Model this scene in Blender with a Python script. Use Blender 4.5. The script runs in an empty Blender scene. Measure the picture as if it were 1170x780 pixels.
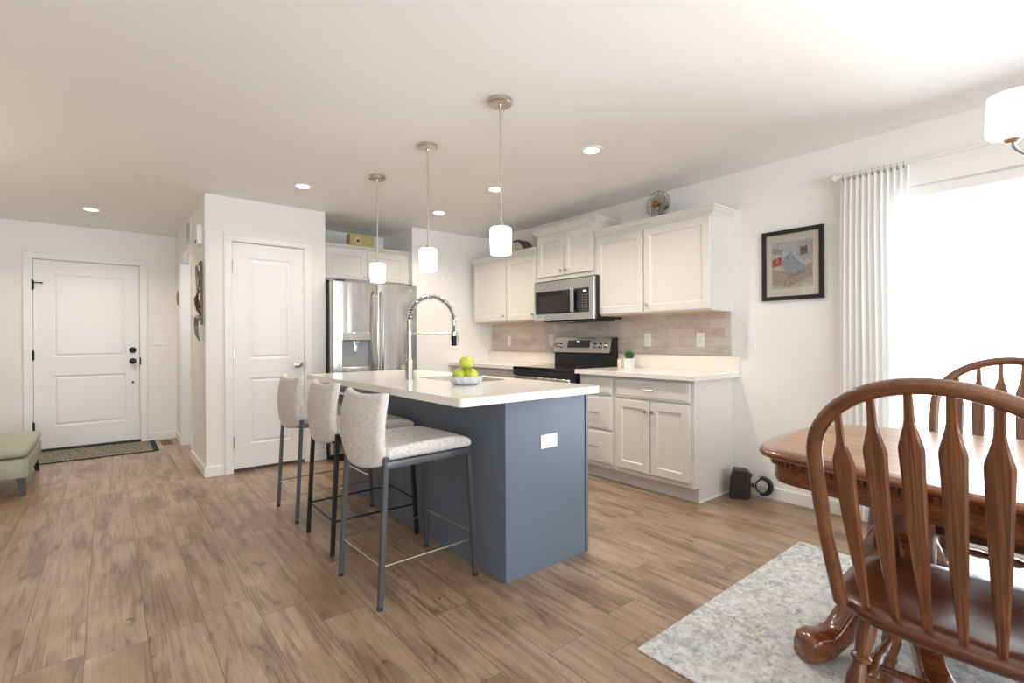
import bpy, bmesh, math, random
from mathutils import Vector, Matrix
random.seed(7)
PI = math.pi
scene = bpy.context.scene
COL = scene.collection

# ------------------------------------------------------------------ camera
def setup_camera():
    f, yaw, pitch, roll, hc = 562.3, .6887, -.0026, -.0049, 1.166
    cy, sy = math.cos(yaw), math.sin(yaw)
    r = Vector((cy, -sy, 0)); d = Vector((sy, cy, 0)); h = Vector((0, 0, 1))
    c, s = math.cos(pitch), math.sin(pitch)
    d, h = d*c + h*s, -d*s + h*c
    c, s = math.cos(roll), math.sin(roll)
    r, h = r*c + h*s, -r*s + h*c
    cam = bpy.data.cameras.new('camera')
    cam.sensor_width = 36.0
    cam.lens = f*36.0/1170.0
    cam.clip_start = 0.02
    o = bpy.data.objects.new('camera', cam)
    COL.objects.link(o)
    m = Matrix((( r.x, h.x, -d.x, 0), (r.y, h.y, -d.y, 0), (r.z, h.z, -d.z, hc), (0, 0, 0, 1)))
    o.matrix_world = m
    scene.camera = o
setup_camera()

# ------------------------------------------------------------------ light and exposure
WORLD_STRENGTH = 9.6
EXPOSURE = -0.11
DOWNLIGHT_W = 12.0
DOWNLIGHT_COL = (1.0, 0.88, 0.73)
SHADE_EMIT = 2.4
CHANDELIER_EMIT = 3.5
scene.view_settings.view_transform = 'Standard'
scene.view_settings.look = 'None'
scene.view_settings.gamma = 1.0
scene.view_settings.use_curve_mapping = False
scene.view_settings.exposure = EXPOSURE
scene.cycles.max_bounces = 10
scene.cycles.diffuse_bounces = 6
scene.cycles.glossy_bounces = 4
scene.cycles.transmission_bounces = 6
scene.cycles.transparent_max_bounces = 10
scene.cycles.caustics_reflective = False
scene.cycles.caustics_refractive = False
scene.cycles.sample_clamp_indirect = 8.0
w = bpy.data.worlds.new('daylight'); scene.world = w
w.use_nodes = True
bg = w.node_tree.nodes['Background']
bg.inputs[0].default_value = (0.865, 0.94, 1.0, 1)
bg.inputs[1].default_value = WORLD_STRENGTH

def portal(name, loc, rot, sx, sy):
    l = bpy.data.lights.new(name, 'AREA'); l.shape = 'RECTANGLE'; l.size = sx; l.size_y = sy
    l.cycles.is_portal = True
    o = bpy.data.objects.new(name, l); COL.objects.link(o)
    o.location = loc; o.rotation_euler = rot
# area lamp points along its local -Z
portal('patio_daylight', (3.90, -0.05, 1.04), (0, PI/2, 0), 2.05, 1.80)
portal('rear_daylight', (1.7, -3.14, 1.2), (PI/2, 0, 0), 2.6, 2.1)
portal('rear_daylight', (-1.5, -3.14, 1.2), (PI/2, 0, 0), 2.6, 2.1)

# added fill lights aimed up to brighten the ceiling, out of frame
def bounce(loc, watts, size, col=(1, .97, .93)):
    l = bpy.data.lights.new('added_ceiling_fill', 'AREA'); l.shape = 'DISK'; l.size = size; l.energy = watts; l.color = col
    o = bpy.data.objects.new('added_ceiling_fill', l); COL.objects.link(o); o.location = loc; o.rotation_euler = (PI, 0, 0)
bounce((-1.9, 4.3, .9), 24, 1.2, (1, .88, .72))
bounce((-.9, -.4, .9), 33, 1.2, (1, .95, .88))
bounce((1.2, -1.6, .9), 20, 1.2, (.88, .95, 1))

# ------------------------------------------------------------------ materials
def mat(name, col=(.8, .8, .8), rough=.5, metal=0., spec=.5, **kw):
    m = bpy.data.materials.new(name); m.use_nodes = True
    b = m.node_tree.nodes['Principled BSDF']
    b.inputs['Base Color'].default_value = (*col, 1)
    b.inputs['Roughness'].default_value = rough
    b.inputs['Metallic'].default_value = metal
    b.inputs['Specular IOR Level'].default_value = spec
    for k, v in kw.items():
        b.inputs[k.replace('_', ' ')].default_value = v
    return m
class NT:
    def __init__(s, m): s.t = m.node_tree; s.b = s.t.nodes.get('Principled BSDF')
    def n(s, typ, **kw):
        o = s.t.nodes.new(typ)
        for k, v in kw.items():
            if k.startswith('i_'):
                key = k[2:]; key = int(key) if key.isdigit() else key.replace('_', ' ')
                o.inputs[key].default_value = v
            else: setattr(o, k, v)
        return o
    def l(s, a, b): s.t.links.new(a, b)
    def math(s, op, a, b=None):
        o = s.n('ShaderNodeMath', operation=op)
        for i, x in enumerate((a, b)):
            if x is None: continue
            if isinstance(x, (int, float)): o.inputs[i].default_value = x
            else: s.l(x, o.inputs[i])
        return o.outputs[0]
    def ramp(s, fac, stops):
        o = s.n('ShaderNodeValToRGB'); e = o.color_ramp.elements
        while len(e) < len(stops): e.new(0.5)
        for q, (p, c) in zip(e, stops): q.position = p; q.color = (*c, 1)
        s.l(fac, o.inputs[0]); return o.outputs[0]
    def mix(s, fac, a, b, typ='MIX'):
        o = s.n('ShaderNodeMix', data_type='RGBA', blend_type=typ)
        for i, x in ((0, fac), (6, a), (7, b)):
            if isinstance(x, (int, float)): o.inputs[i].default_value = x
            elif isinstance(x, tuple): o.inputs[i].default_value = (*x, 1)
            else: s.l(x, o.inputs[i])
        return o.outputs[2]
    def coords(s, scale=(1, 1, 1), kind='Object'):
        tc = s.n('ShaderNodeTexCoord'); mp = s.n('ShaderNodeMapping')
        mp.inputs['Scale'].default_value = scale
        s.l(tc.outputs[kind], mp.inputs[0]); return mp.outputs[0]
    def noise(s, vec, scale=5., detail=4., rough=.5, dist=0.):
        o = s.n('ShaderNodeTexNoise'); o.inputs['Scale'].default_value = scale
        o.inputs['Detail'].default_value = detail; o.inputs['Roughness'].default_value = rough
        o.inputs['Distortion'].default_value = dist
        if vec is not None: s.l(vec, o.inputs['Vector'])
        return o.outputs[0]
    def bump(s, h, strength=.2, dist=.01):
        o = s.n('ShaderNodeBump'); o.inputs['Strength'].default_value = strength; o.inputs['Distance'].default_value = dist
        s.l(h, o.inputs['Height']); s.l(o.outputs[0], s.b.inputs['Normal'])

def paint(name, col, rough=.6, tex=.04, scale=120., spec=.4):
    m = mat(name, col, rough, spec=spec); t = NT(m)
    h = t.noise(t.coords(), scale, 3)
    t.bump(h, tex, .004)
    v = t.noise(t.coords(), 1.3, 2)
    c = t.mix(t.math('MULTIPLY', v, .06), col, tuple(x*.8 for x in col))
    t.l(c, t.b.inputs['Base Color'])
    return m

M = {}
M['wall'] = paint('wall_paint', (.875, .863, .842), .75)
M['light_cutting'] = paint('light_cutting_wall_paint', (.30, .27, .24), .8)  # made-up dark coat for the unseen left wall, cuts light on the island
M['ceiling'] = paint('ceiling_paint', (.89, .883, .868), .85)
M['trim'] = paint('white_trim_paint', (.88, .875, .86), .4, .01)
M['door'] = paint('white_door_paint', (.86, .86, .865), .42, .02, 200)
M['cab'] = paint('off_white_cabinet_paint', (.745, .722, .685), .38, .01)
M['cabin'] = mat('cabinet_underside_wood', (.62, .45, .29), .6)
M['island'] = paint('slate_blue_cabinet_paint', (.132, .160, .200), .34, .01)
M['black'] = mat('black_plastic', (.012, .012, .013), .38)
M['blackmetal'] = mat('black_metal', (.015, .014, .013), .42, .6)
M['blackglass'] = mat('black_glass', (.008, .008, .009), .06, 0, .6)
M['rubber'] = mat('black_rubber', (.012, .012, .012), .7)
M['nickel'] = mat('brushed_nickel', (.60, .56, .51), .28, 1.)
M['chrome'] = mat('polished_chrome', (.72, .72, .72), .14, 1.)
M['white_plastic'] = mat('white_plastic', (.86, .86, .85), .35)
M['slot'] = mat('dark_slot', (.12, .11, .10), .6)
M['gunmetal'] = mat('grey_powder_coated_steel', (.115, .12, .13), .35, .55)
M['glass'] = None

def steel():
    m = mat('brushed_stainless_steel', (.58, .555, .53), .24, 1.); t = NT(m)
    n = t.noise(t.coords((1.2, 1.2, 160)), 3.0, 3)
    n2 = t.noise(t.coords((9, 9, .5)), 1.0, 1.5, .4)
    h = t.math('ADD', t.math('MULTIPLY', n, .02), t.math('MULTIPLY', n2, 1.0))
    t.bump(h, .55, .02)
    r = t.math('ADD', t.math('MULTIPLY', n, .12), .17)
    t.l(r, t.b.inputs['Roughness'])
    return m
M['steel'] = steel()
M['steel_flat'] = mat('satin_stainless_steel', (.60, .575, .55), .25, 1.)

def clear_glass(name, tint=(1, 1, 1), refl=.07):
    m = bpy.data.materials.new(name); m.use_nodes = True; t = NT(m); nt = m.node_tree
    nt.nodes.remove(t.b)
    out = nt.nodes['Material Output']
    tr = t.n('ShaderNodeBsdfTransparent'); tr.inputs[0].default_value = (*tint, 1)
    gl = t.n('ShaderNodeBsdfGlossy'); gl.inputs['Roughness'].default_value = .02
    fr = t.n('ShaderNodeFresnel'); fr.inputs[0].default_value = 1.25
    mx = t.n('ShaderNodeMixShader')
    t.l(fr.outputs[0], mx.inputs[0]); t.l(tr.outputs[0], mx.inputs[1]); t.l(gl.outputs[0], mx.inputs[2])
    t.l(mx.outputs[0], out.inputs[0])
    return m
M['glass'] = clear_glass('window_glass')

def emit(name, col, strength, base=(.9, .9, .88)):
    m = mat(name, base, .4)
    b = m.node_tree.nodes['Principled BSDF']
    b.inputs['Emission Color'].default_value = (*col, 1); b.inputs['Emission Strength'].default_value = strength
    return m
M['shade_lit'] = emit('lit_frosted_glass_shade', (1, .95, .87), SHADE_EMIT)
M['chand_lit'] = emit('lit_white_glass_shade', (1, .95, .88), CHANDELIER_EMIT)
M['led'] = emit('lit_downlight_lens', (1, .90, .75), 18.)

def floor_mat():
    m = mat('wood_plank_floor', (.4, .3, .2), .42, spec=.55); t = NT(m)
    tc = t.n('ShaderNodeTexCoord'); sp = t.n('ShaderNodeSeparateXYZ'); t.l(tc.outputs['Object'], sp.inputs[0])
    PW, PL = .19, 1.25
    px = t.math('DIVIDE', t.math('SUBTRACT', sp.outputs[0], .119 - 19*.19), PW)
    row = t.math('FLOOR', px); fx = t.math('FRACT', px)
    wn = t.n('ShaderNodeTexWhiteNoise', noise_dimensions='1D'); t.l(row, wn.inputs['W'])
    py = t.math('ADD', t.math('DIVIDE', t.math('ADD', sp.outputs[1], 20.), PL), t.math('MULTIPLY', wn.outputs[0], 3.7))
    colm = t.math('FLOOR', py); fy = t.math('FRACT', py)
    cb = t.n('ShaderNodeCombineXYZ'); t.l(row, cb.inputs[0]); t.l(colm, cb.inputs[1])
    w2 = t.n('ShaderNodeTexWhiteNoise', noise_dimensions='3D'); t.l(cb.outputs[0], w2.inputs['Vector'])
    pid = w2.outputs[0]
    # grain coordinates: stretched along the plank, shifted per plank
    def gv(sx, sy):
        g = t.n('ShaderNodeCombineXYZ')
        t.l(t.math('ADD', t.math('MULTIPLY', sp.outputs[0], sx), t.math('MULTIPLY', pid, 13.)), g.inputs[0])
        t.l(t.math('ADD', t.math('MULTIPLY', sp.outputs[1], sy), t.math('MULTIPLY', pid, 7.)), g.inputs[1])
        t.l(t.math('MULTIPLY', pid, 31.), g.inputs[2]); return g.outputs[0]
    BW = lambda lo, hi: [(lo, (0, 0, 0)), (hi, (1, 1, 1))]
    g = gv(1., .16)
    heart = t.noise(gv(1., .17), 9.5, 3, .55, .3)            # dark heartwood patches
    field = t.noise(gv(1., .11), 6.0, 1.5, .45, .25)
    ring = t.math('ABSOLUTE', t.math('SINE', t.math('MULTIPLY', field, 62.)))
    fine = t.noise(gv(1., .05), 95., 4, .7)
    streak = t.noise(gv(1., .045), 34., 4, .68, .2)
    cloud = t.noise(gv(1., .5), 4.5, 3, .5)
    base = t.ramp(cloud, [(.28, (.250, .152, .086)), (.5, (.385, .254, .156)), (.72, (.49, .355, .240))])
    base = t.mix(t.math('MULTIPLY', w2.outputs[0], .45), base, (.345, .265, .205))
    hm = t.ramp(heart, BW(.52, .64))
    c = t.mix(t.math('MULTIPLY', hm, .68), base, (.180, .108, .066))
    rm = t.math('MULTIPLY', t.math('POWER', t.math('SUBTRACT', 1., ring), 2.6), t.ramp(heart, BW(.49, .60)))
    c = t.mix(t.math('MULTIPLY', rm, .85), c, (.085, .052, .034))
    c = t.mix(t.math('MULTIPLY', t.ramp(streak, BW(.54, .62)), .55), c, (.15, .100, .068))
    c = t.mix(t.math('MULTIPLY', t.ramp(streak, [(.30, (1, 1, 1)), (.44, (0, 0, 0))]), .35), c, (.56, .46, .36))
    knots = t.ramp(t.noise(gv(1., .45), 13., 2, .5, 1.2), [(.24, (1, 1, 1)), (.31, (0, 0, 0))])
    c = t.mix(t.math('MULTIPLY', knots, .8), c, (.10, .064, .043))
    fin = t.mix(t.math('MULTIPLY', t.ramp(fine, BW(.45, .66)), .33), c, (.16, .11, .078))
    t.b.inputs['Coat Weight'].default_value = .2; t.b.inputs['Coat Roughness'].default_value = .22
    # seams
    ex = t.math('MINIMUM', fx, t.math('SUBTRACT', 1., fx)); ey = t.math('MINIMUM', fy, t.math('SUBTRACT', 1., fy))
    sx = t.math('LESS_THAN', ex, .0095); sy = t.math('LESS_THAN', ey, .0014)
    seam = t.math('MAXIMUM', sx, sy)
    col = t.mix(t.math('MULTIPLY', seam, .75), fin, (.09, .06, .045))
    t.l(col, t.b.inputs['Base Color'])
    t.l(t.math('ADD', t.math('MULTIPLY', fine, .2), .24), t.b.inputs['Roughness'])
    hh = t.math('SUBTRACT', t.math('MULTIPLY', fine, .25), seam)
    t.bump(hh, .25, .002)
    return m
M['floor'] = floor_mat()

def wood(name, dark, light, axis=2, coat=.5, rough=.3, sc=1., flat=None, bmp=.03, fin=.6):
    m = mat(name, light, rough, spec=.5); t = NT(m)
    s = [34*sc]*3; s[axis] = 1.1*sc
    if flat is not None: s[flat] = 2.5*sc
    n = t.noise(t.coords(tuple(s)), 1.2, 4, .6, .15)
    s2 = [210*sc]*3; s2[axis] = 3.5*sc
    if flat is not None: s2[flat] = 8*sc
    n2 = t.noise(t.coords(tuple(s2)), 1.0, 3, .65, 0.)
    mid = tuple((a+b)/2 for a, b in zip(dark, light))
    c = t.ramp(n, [(.30, dark), (.44, mid), (.62, light)])
    rg = t.math('POWER', t.math('ABSOLUTE', t.math('SINE', t.math('MULTIPLY', t.noise(t.coords(tuple(x*.55 for x in s)), 1., 1.5, .4, .4), 60.))), 5.)
    c = t.mix(t.math('MULTIPLY', rg, .35), c, tuple(x*.75 for x in dark))
    c = t.mix(t.math('MULTIPLY', t.ramp(n2, [(.46, (0, 0, 0)), (.62, (1, 1, 1))]), fin), c, tuple(x*.55 for x in dark))
    t.l(c, t.b.inputs['Base Color'])
    t.b.inputs['Coat Weight'].default_value = coat; t.b.inputs['Coat Roughness'].default_value = .12
    if bmp: t.bump(n2, bmp, .002)
    return m
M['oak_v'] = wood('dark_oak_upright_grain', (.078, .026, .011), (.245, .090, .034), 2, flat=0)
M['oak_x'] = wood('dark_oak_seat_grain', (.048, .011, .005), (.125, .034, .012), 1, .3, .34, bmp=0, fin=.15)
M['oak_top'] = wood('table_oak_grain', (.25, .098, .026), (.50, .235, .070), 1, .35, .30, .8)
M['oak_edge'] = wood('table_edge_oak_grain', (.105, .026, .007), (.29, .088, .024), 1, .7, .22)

def plain_oak():
    m = mat('dark_oak_bent_hoop', (.21, .072, .022), .3); t = NT(m)
    n = t.noise(t.coords(), 70, 4, .7); n2 = t.noise(t.coords(), 9, 2)
    c = t.ramp(n2, [(.3, (.125, .042, .014)), (.7, (.205, .075, .027))])
    t.l(t.mix(t.math('MULTIPLY', t.ramp(n, [(.5, (0, 0, 0)), (.66, (1, 1, 1))]), .45), c, (.07, .02, .007)), t.b.inputs['Base Color'])
    t.b.inputs['Coat Weight'].default_value = .5; t.b.inputs['Coat Roughness'].default_value = .12
    return m
M['oak_hoop'] = plain_oak()
def fabric(name, c1, c2, scale=420., rough=.9):
    m = mat(name, c1, rough, spec=.2); t = NT(m)
    a = t.noise(t.coords((.35, .35, 3.0)), scale*.35, 2); b = t.noise(t.coords((3., 3., .35)), scale*.35, 2)
    k = t.math('MULTIPLY', a, b)
    c = t.ramp(k, [(.12, c2), (.30, c1)])
    t.l(c, t.b.inputs['Base Color']); t.bump(k, .35, .003)
    t.b.inputs['Sheen Weight'].default_value = .15
    return m
M['stool_fabric'] = fabric('grey_tweed_upholstery', (.76, .715, .675), (.46, .43, .405))
M['bench_fabric'] = paint('pale_sage_leatherette', (.39, .395, .31), .5, .15, 60)
M['darkwood'] = mat('black_stained_wood', (.02, .014, .011), .45)

def quartz():
    m = mat('white_quartz', (.86, .835, .80), .14, spec=.5); t = NT(m)
    n = t.noise(t.coords(), 160, 3)
    c = t.ramp(n, [(.30, (.74, .70, .655)), (.48, (.865, .835, .795))])
    t.l(c, t.b.inputs['Base Color']); return m
M['quartz'] = quartz()

def tile():
    m = mat('glazed_brick_tile', (.6, .55, .5), .2); t = NT(m)
    tc = t.n('ShaderNodeTexCoord'); sp = t.n('ShaderNodeSeparateXYZ'); t.l(tc.outputs['Object'], sp.inputs[0])
    cb = t.n('ShaderNodeCombineXYZ'); t.l(sp.outputs[1], cb.inputs[0]); t.l(t.math('SUBTRACT', sp.outputs[2], 1.036), cb.inputs[1])
    br = t.n('ShaderNodeTexBrick', offset=.5)
    t.l(cb.outputs[0], br.inputs['Vector'])
    for k, v in (('Scale', 1.), ('Mortar Size', .0022), ('Mortar Smooth', .2), ('Bias', 0.), ('Brick Width', .255), ('Row Height', .0735)):
        br.inputs[k].default_value = v
    br.inputs['Color1'].default_value = (.47, .40, .355, 1); br.inputs['Color2'].default_value = (.66, .605, .56, 1)
    br.inputs['Mortar'].default_value = (.50, .44, .39, 1)
    n = t.noise(t.coords((1, 5, 14)), 2.2, 4, .6, .4)
    n2 = t.noise(t.coords((1, 3, 6)), 1.6, 3)
    c = t.mix(t.math('MULTIPLY', t.ramp(n, [(.35, (0, 0, 0)), (.7, (1, 1, 1))]), .55), br.outputs[0], (.70, .665, .62))
    c = t.mix(t.math('MULTIPLY', t.ramp(n2, [(.50, (0, 0, 0)), (.75, (1, 1, 1))]), .5), c, (.40, .335, .285))
    c = t.mix(br.outputs['Fac'], c, (.50, .44, .39))
    t.l(c, t.b.inputs['Base Color'])
    t.bump(t.math('SUBTRACT', t.math('MULTIPLY', n, .3), br.outputs['Fac']), .25, .004)
    return m
M['tile'] = tile()

def rugm():
    m = mat('distressed_rug_pile', (.6, .6, .58), .95, spec=.1); t = NT(m)
    v = t.coords()
    BW = lambda lo, hi: [(lo, (0, 0, 0)), (hi, (1, 1, 1))]
    big = t.noise(v, 2.6, 3, .5, .4)
    a = t.noise(t.coords((1, 1.35, 1)), 13., 8, .80, .8); b = t.noise(t.coords((1.3, 1, 1)), 21., 8, .82, .5); g = t.noise(t.coords((1, 2.5, 1)), 120, 3, .7)
    base = t.ramp(a, [(.36, (.47, .46, .44)), (.47, (.66, .645, .615)), (.62, (.76, .75, .72))])
    bm = t.math('MULTIPLY', t.ramp(b, BW(.48, .55)), t.ramp(big, [(.38, (.35, .35, .35)), (.62, (1, 1, 1))]))
    col = t.mix(t.math('MULTIPLY', bm, .78), base, (.235, .285, .33))
    tan = t.math('MULTIPLY', t.ramp(t.noise(t.coords((1.2, .9, 1)), 15, 7, .8, .5), BW(.55, .61)), t.ramp(t.noise(v, 3.3, 2), BW(.42, .60)))
    col = t.mix(t.math('MULTIPLY', tan, .6), col, (.50, .42, .30))
    drk = t.ramp(t.noise(t.coords((.8, 1.3, 1)), 27, 7, .85), BW(.56, .61))
    col = t.mix(t.math('MULTIPLY', drk, .8), col, (.15, .18, .215))
    col = t.mix(t.math('MULTIPLY', t.ramp(g, BW(.45, .7)), .4), col, (.73, .72, .69))
    t.l(col, t.b.inputs['Base Color']); t.bump(g, .4, .004)
    return m
M['rug'] = rugm()

def matm():
    m = mat('woven_mat', (.3, .27, .2), .95, spec=.1); t = NT(m)
    k = t.math('MULTIPLY', t.noise(t.coords((1, 2.2, 1)), 75, 3, .8), t.noise(t.coords((2, 1, 1)), 40, 2))
    t.l(t.ramp(k, [(.16, (.085, .078, .065)), (.25, (.25, .225, .18)), (.36, (.36, .33, .27))]), t.b.inputs['Base Color'])
    t.bump(k, .5, .005); return m
M['mat'] = matm()
M['mat_edge'] = mat('dark_green_mat_border', (.018, .03, .03), .95)

def curtainm():
    m = bpy.data.materials.new('sheer_white_curtain'); m.use_nodes = True; t = NT(m); nt = m.node_tree
    nt.nodes.remove(t.b); out = nt.nodes['Material Output']
    d = t.n('ShaderNodeBsdfDiffuse'); d.inputs[0].default_value = (.96, .955, .945, 1)
    tl = t.n('ShaderNodeBsdfTranslucent'); tl.inputs[0].default_value = (.92, .92, .91, 1)
    tr = t.n('ShaderNodeBsdfTransparent'); tr.inputs[0].default_value = (1, 1, 1, 1)
    a = t.n('ShaderNodeMixShader'); a.inputs[0].default_value = .28
    b = t.n('ShaderNodeMixShader'); b.inputs[0].default_value = .12
    t.l(d.outputs[0], a.inputs[1]); t.l(tl.outputs[0], a.inputs[2])
    t.l(a.outputs[0], b.inputs[1]); t.l(tr.outputs[0], b.inputs[2]); t.l(b.outputs[0], out.inputs[0])
    return m
M['curtain'] = curtainm()

# ------------------------------------------------------------------ mesh builder
def frame_from(d):
    d = Vector(d).normalized()
    u = Vector((0, 0, 1)) if abs(d.z) < .95 else Vector((1, 0, 0))
    a = d.cross(u).normalized(); b = a.cross(d).normalized()
    return d, a, b
class MB:
    def __init__(s, M=None): s.b = bmesh.new(); s.M = M or Matrix.Identity(4)
    def v(s, p): return s.b.verts.new(s.M @ Vector(p))
    def f(s, vs):
        try: return s.b.faces.new(vs)
        except ValueError: return None
    def box(s, x0, x1, y0, y1, z0, z1, bev=0., seg=2):
        vs = [s.v((x, y, z)) for x in (x0, x1) for y in (y0, y1) for z in (z0, z1)]
        fs = [s.f([vs[i] for i in q]) for q in ((0, 1, 3, 2), (4, 6, 7, 5), (0, 4, 5, 1), (2, 3, 7, 6), (0, 2, 6, 4), (1, 5, 7, 3))]
        if bev > 0:
            es = list({e for f_ in fs for e in f_.edges})
            bmesh.ops.bevel(s.b, geom=es, offset=bev, segments=seg, profile=.5, affect='EDGES')
        return s
    def prism(s, poly, z0, z1, bev=0., plane='xy'):
        def P(a, b, c): return (a, b, c) if plane == 'xy' else (a, c, b) if plane == 'xz' else (c, a, b)
        lo = [s.v(P(x, y, z0)) for x, y in poly]; hi = [s.v(P(x, y, z1)) for x, y in poly]
        n = len(poly); fs = [s.f(lo[::-1]), s.f(hi)]
        for i in range(n): fs.append(s.f([lo[i], lo[(i+1) % n], hi[(i+1) % n], hi[i]]))
        if bev > 0:
            es = list({e for e in fs[0].edges} | {e for e in fs[1].edges})
            bmesh.ops.bevel(s.b, geom=es, offset=bev, segments=2, profile=.5, affect='EDGES')
        return s
    def rings(s, rings, closed=True, cap0=True, cap1=True):
        R = [[s.v(p) for p in r] for r in rings]; n = len(R[0])
        for a, b in zip(R, R[1:]):
            for i in range(n if closed else n-1):
                j = (i+1) % n; s.f([a[i], a[j], b[j], b[i]])
        if cap0 and closed: s.f(R[0][::-1])
        if cap1 and closed: s.f(R[-1])
        return s
    def cyl(s, p0, p1, r0, r1=None, n=16):
        r1 = r0 if r1 is None else r1
        p0, p1 = Vector(p0), Vector(p1); d, a, b = frame_from(p1-p0)
        return s.rings([[p + (a*math.cos(2*PI*i/n) + b*math.sin(2*PI*i/n))*r for i in range(n)] for p, r in ((p0, r0), (p1, r1))])
    def lathe(s, prof, p0=(0, 0, 0), axis=(0, 0, 1), n=24, cap=True):
        p0 = Vector(p0); d, a, b = frame_from(axis)
        return s.rings([[p0 + d*z + (a*math.cos(2*PI*i/n) + b*math.sin(2*PI*i/n))*max(r, 1e-4) for i in range(n)] for r, z in prof], True, cap, cap)
    def tube(s, pts, r, n=8, closed=False, flat=None, up=None):
        pts = [Vector(p) for p in pts]; m = len(pts); R = []
        prev = None
        for i, p in enumerate(pts):
            if closed: d = pts[(i+1) % m] - pts[i-1]
            else: d = pts[min(i+1, m-1)] - pts[max(i-1, 0)]
            d.normalize()
            if up is not None: a = d.cross(Vector(up)).normalized()
            elif prev is None: _, a, _ = frame_from(d)
            else: a = (prev - d*prev.dot(d)).normalized()
            prev = a; b = d.cross(a)
            rr = r[i] if isinstance(r, (list, tuple)) else r
            ra, rb = (rr, rr) if flat is None else (rr*flat[0], rr*flat[1])
            R.append([p + a*math.cos(2*PI*k/n + PI/n)*ra + b*math.sin(2*PI*k/n + PI/n)*rb for k in range(n)])
        if closed: R.append(R[0])
        if closed:
            V = [[s.v(p) for p in q] for q in R[:-1]]; V.append(V[0])
            for a_, b_ in zip(V, V[1:]):
                for i in range(n): s.f([a_[i], a_[(i+1) % n], b_[(i+1) % n], b_[i]])
            return s
        return s.rings(R)
    def sphere(s, c, r, n=16, m=10, sc=(1, 1, 1)):
        c = Vector(c)
        R = [[c + Vector((math.cos(2*PI*i/n)*math.sin(t)*r*sc[0], math.sin(2*PI*i/n)*math.sin(t)*r*sc[1], -math.cos(t)*r*sc[2])) for i in range(n)]
             for t in [max(1e-3, PI*k/m) if k < m else PI-1e-3 for k in range(m+1)]]
        return s.rings(R)
    def panel_slab(s, w, h, t, openings, steps, ch=.002):
        """front face looks to -y at y=0, slab goes back to y=t; openings (x0,x1,z0,z1); steps [(inset, depth)]"""
        xs = sorted({ch, w-ch} | {o[0] for o in openings} | {o[1] for o in openings})
        zs = sorted({ch, h-ch} | {o[2] for o in openings} | {o[3] for o in openings})
        for x0, x1 in zip(xs, xs[1:]):
            for z0, z1 in zip(zs, zs[1:]):
                if any(o[0] <= x0 + 1e-6 and x1 <= o[1] + 1e-6 and o[2] <= z0 + 1e-6 and z1 <= o[3] + 1e-6 for o in openings): continue
                s.f([s.v(p) for p in ((x0, 0, z0), (x1, 0, z0), (x1, 0, z1), (x0, 0, z1))])
        for o in openings:
            rs = [[(o[0]+i, d, o[2]+i), (o[1]-i, d, o[2]+i), (o[1]-i, d, o[3]-i), (o[0]+i, d, o[3]-i)] for i, d in [(0, 0)] + steps]
            s.rings(rs, True, False, True)
        rs = [[(c, y, c), (w-c, y, c), (w-c, y, h-c), (c, y, h-c)] for c, y in ((ch, 0), (0, ch), (0, t))]
        s.rings(rs, True, False, True)
        return s
    def finish(s, name, m, parent=None, loc=(0, 0, 0), smooth=None, merge=True):
        if merge: bmesh.ops.remove_doubles(s.b, verts=s.b.verts, dist=1e-5)
        bmesh.ops.recalc_face_normals(s.b, faces=s.b.faces)
        me = bpy.data.meshes.new(name)
        if any(loc): bmesh.ops.translate(s.b, vec=-Vector(loc), verts=s.b.verts)
        s.b.to_mesh(me); s.b.free()
        for x in (m if isinstance(m, (list, tuple)) else [m]): me.materials.append(x)
        if smooth:
            me.polygons.foreach_set('use_smooth', [True]*len(me.polygons))
            me.set_sharp_from_angle(angle=smooth if smooth is not True else .6)
        o = bpy.data.objects.new(name, me); COL.objects.link(o)
        if parent is not None: o.parent = parent
        return o

def tag(o, label=None, cat=None, group=None, kind=None):
    if label: o['label'] = label
    if cat: o['category'] = cat
    if group: o['group'] = group
    if kind: o['kind'] = kind
    return o
def thing(name, label, cat, loc=(0, 0, 0), rz=0., group=None, kind=None):
    o = bpy.data.objects.new(name, None); COL.objects.link(o); o.empty_display_size = .1
    o.location = loc; o.rotation_euler = (0, 0, rz)
    return tag(o, label, cat, group, kind)
def solo(mb, name, m, label, cat, loc, group=None, smooth=None, local=False, kind=None, rz=0):
    """one-mesh thing; geometry in world coordinates unless local"""
    o = mb.finish(name, m, None, (0, 0, 0) if local else loc, smooth)
    o.location = loc; o.rotation_euler = (0, 0, rz)
    return tag(o, label, cat, group, kind)
def copy_tree(o, parent=None):
    c = o.copy(); COL.objects.link(c)
    if parent is not None: c.parent = parent
    for ch in list(o.children): copy_tree(ch, c)
    return c
def struct(mb, name, m, smooth=None):
    return tag(mb.finish(name, m, None, (0, 0, 0), smooth), kind='structure')
def T(x, y, z, rz=0.): return Matrix.Translation((x, y, z)) @ Matrix.Rotation(rz, 4, 'Z')
FX = -PI/2     # local front (-y) turned to face -X, local x runs towards -Y
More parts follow.
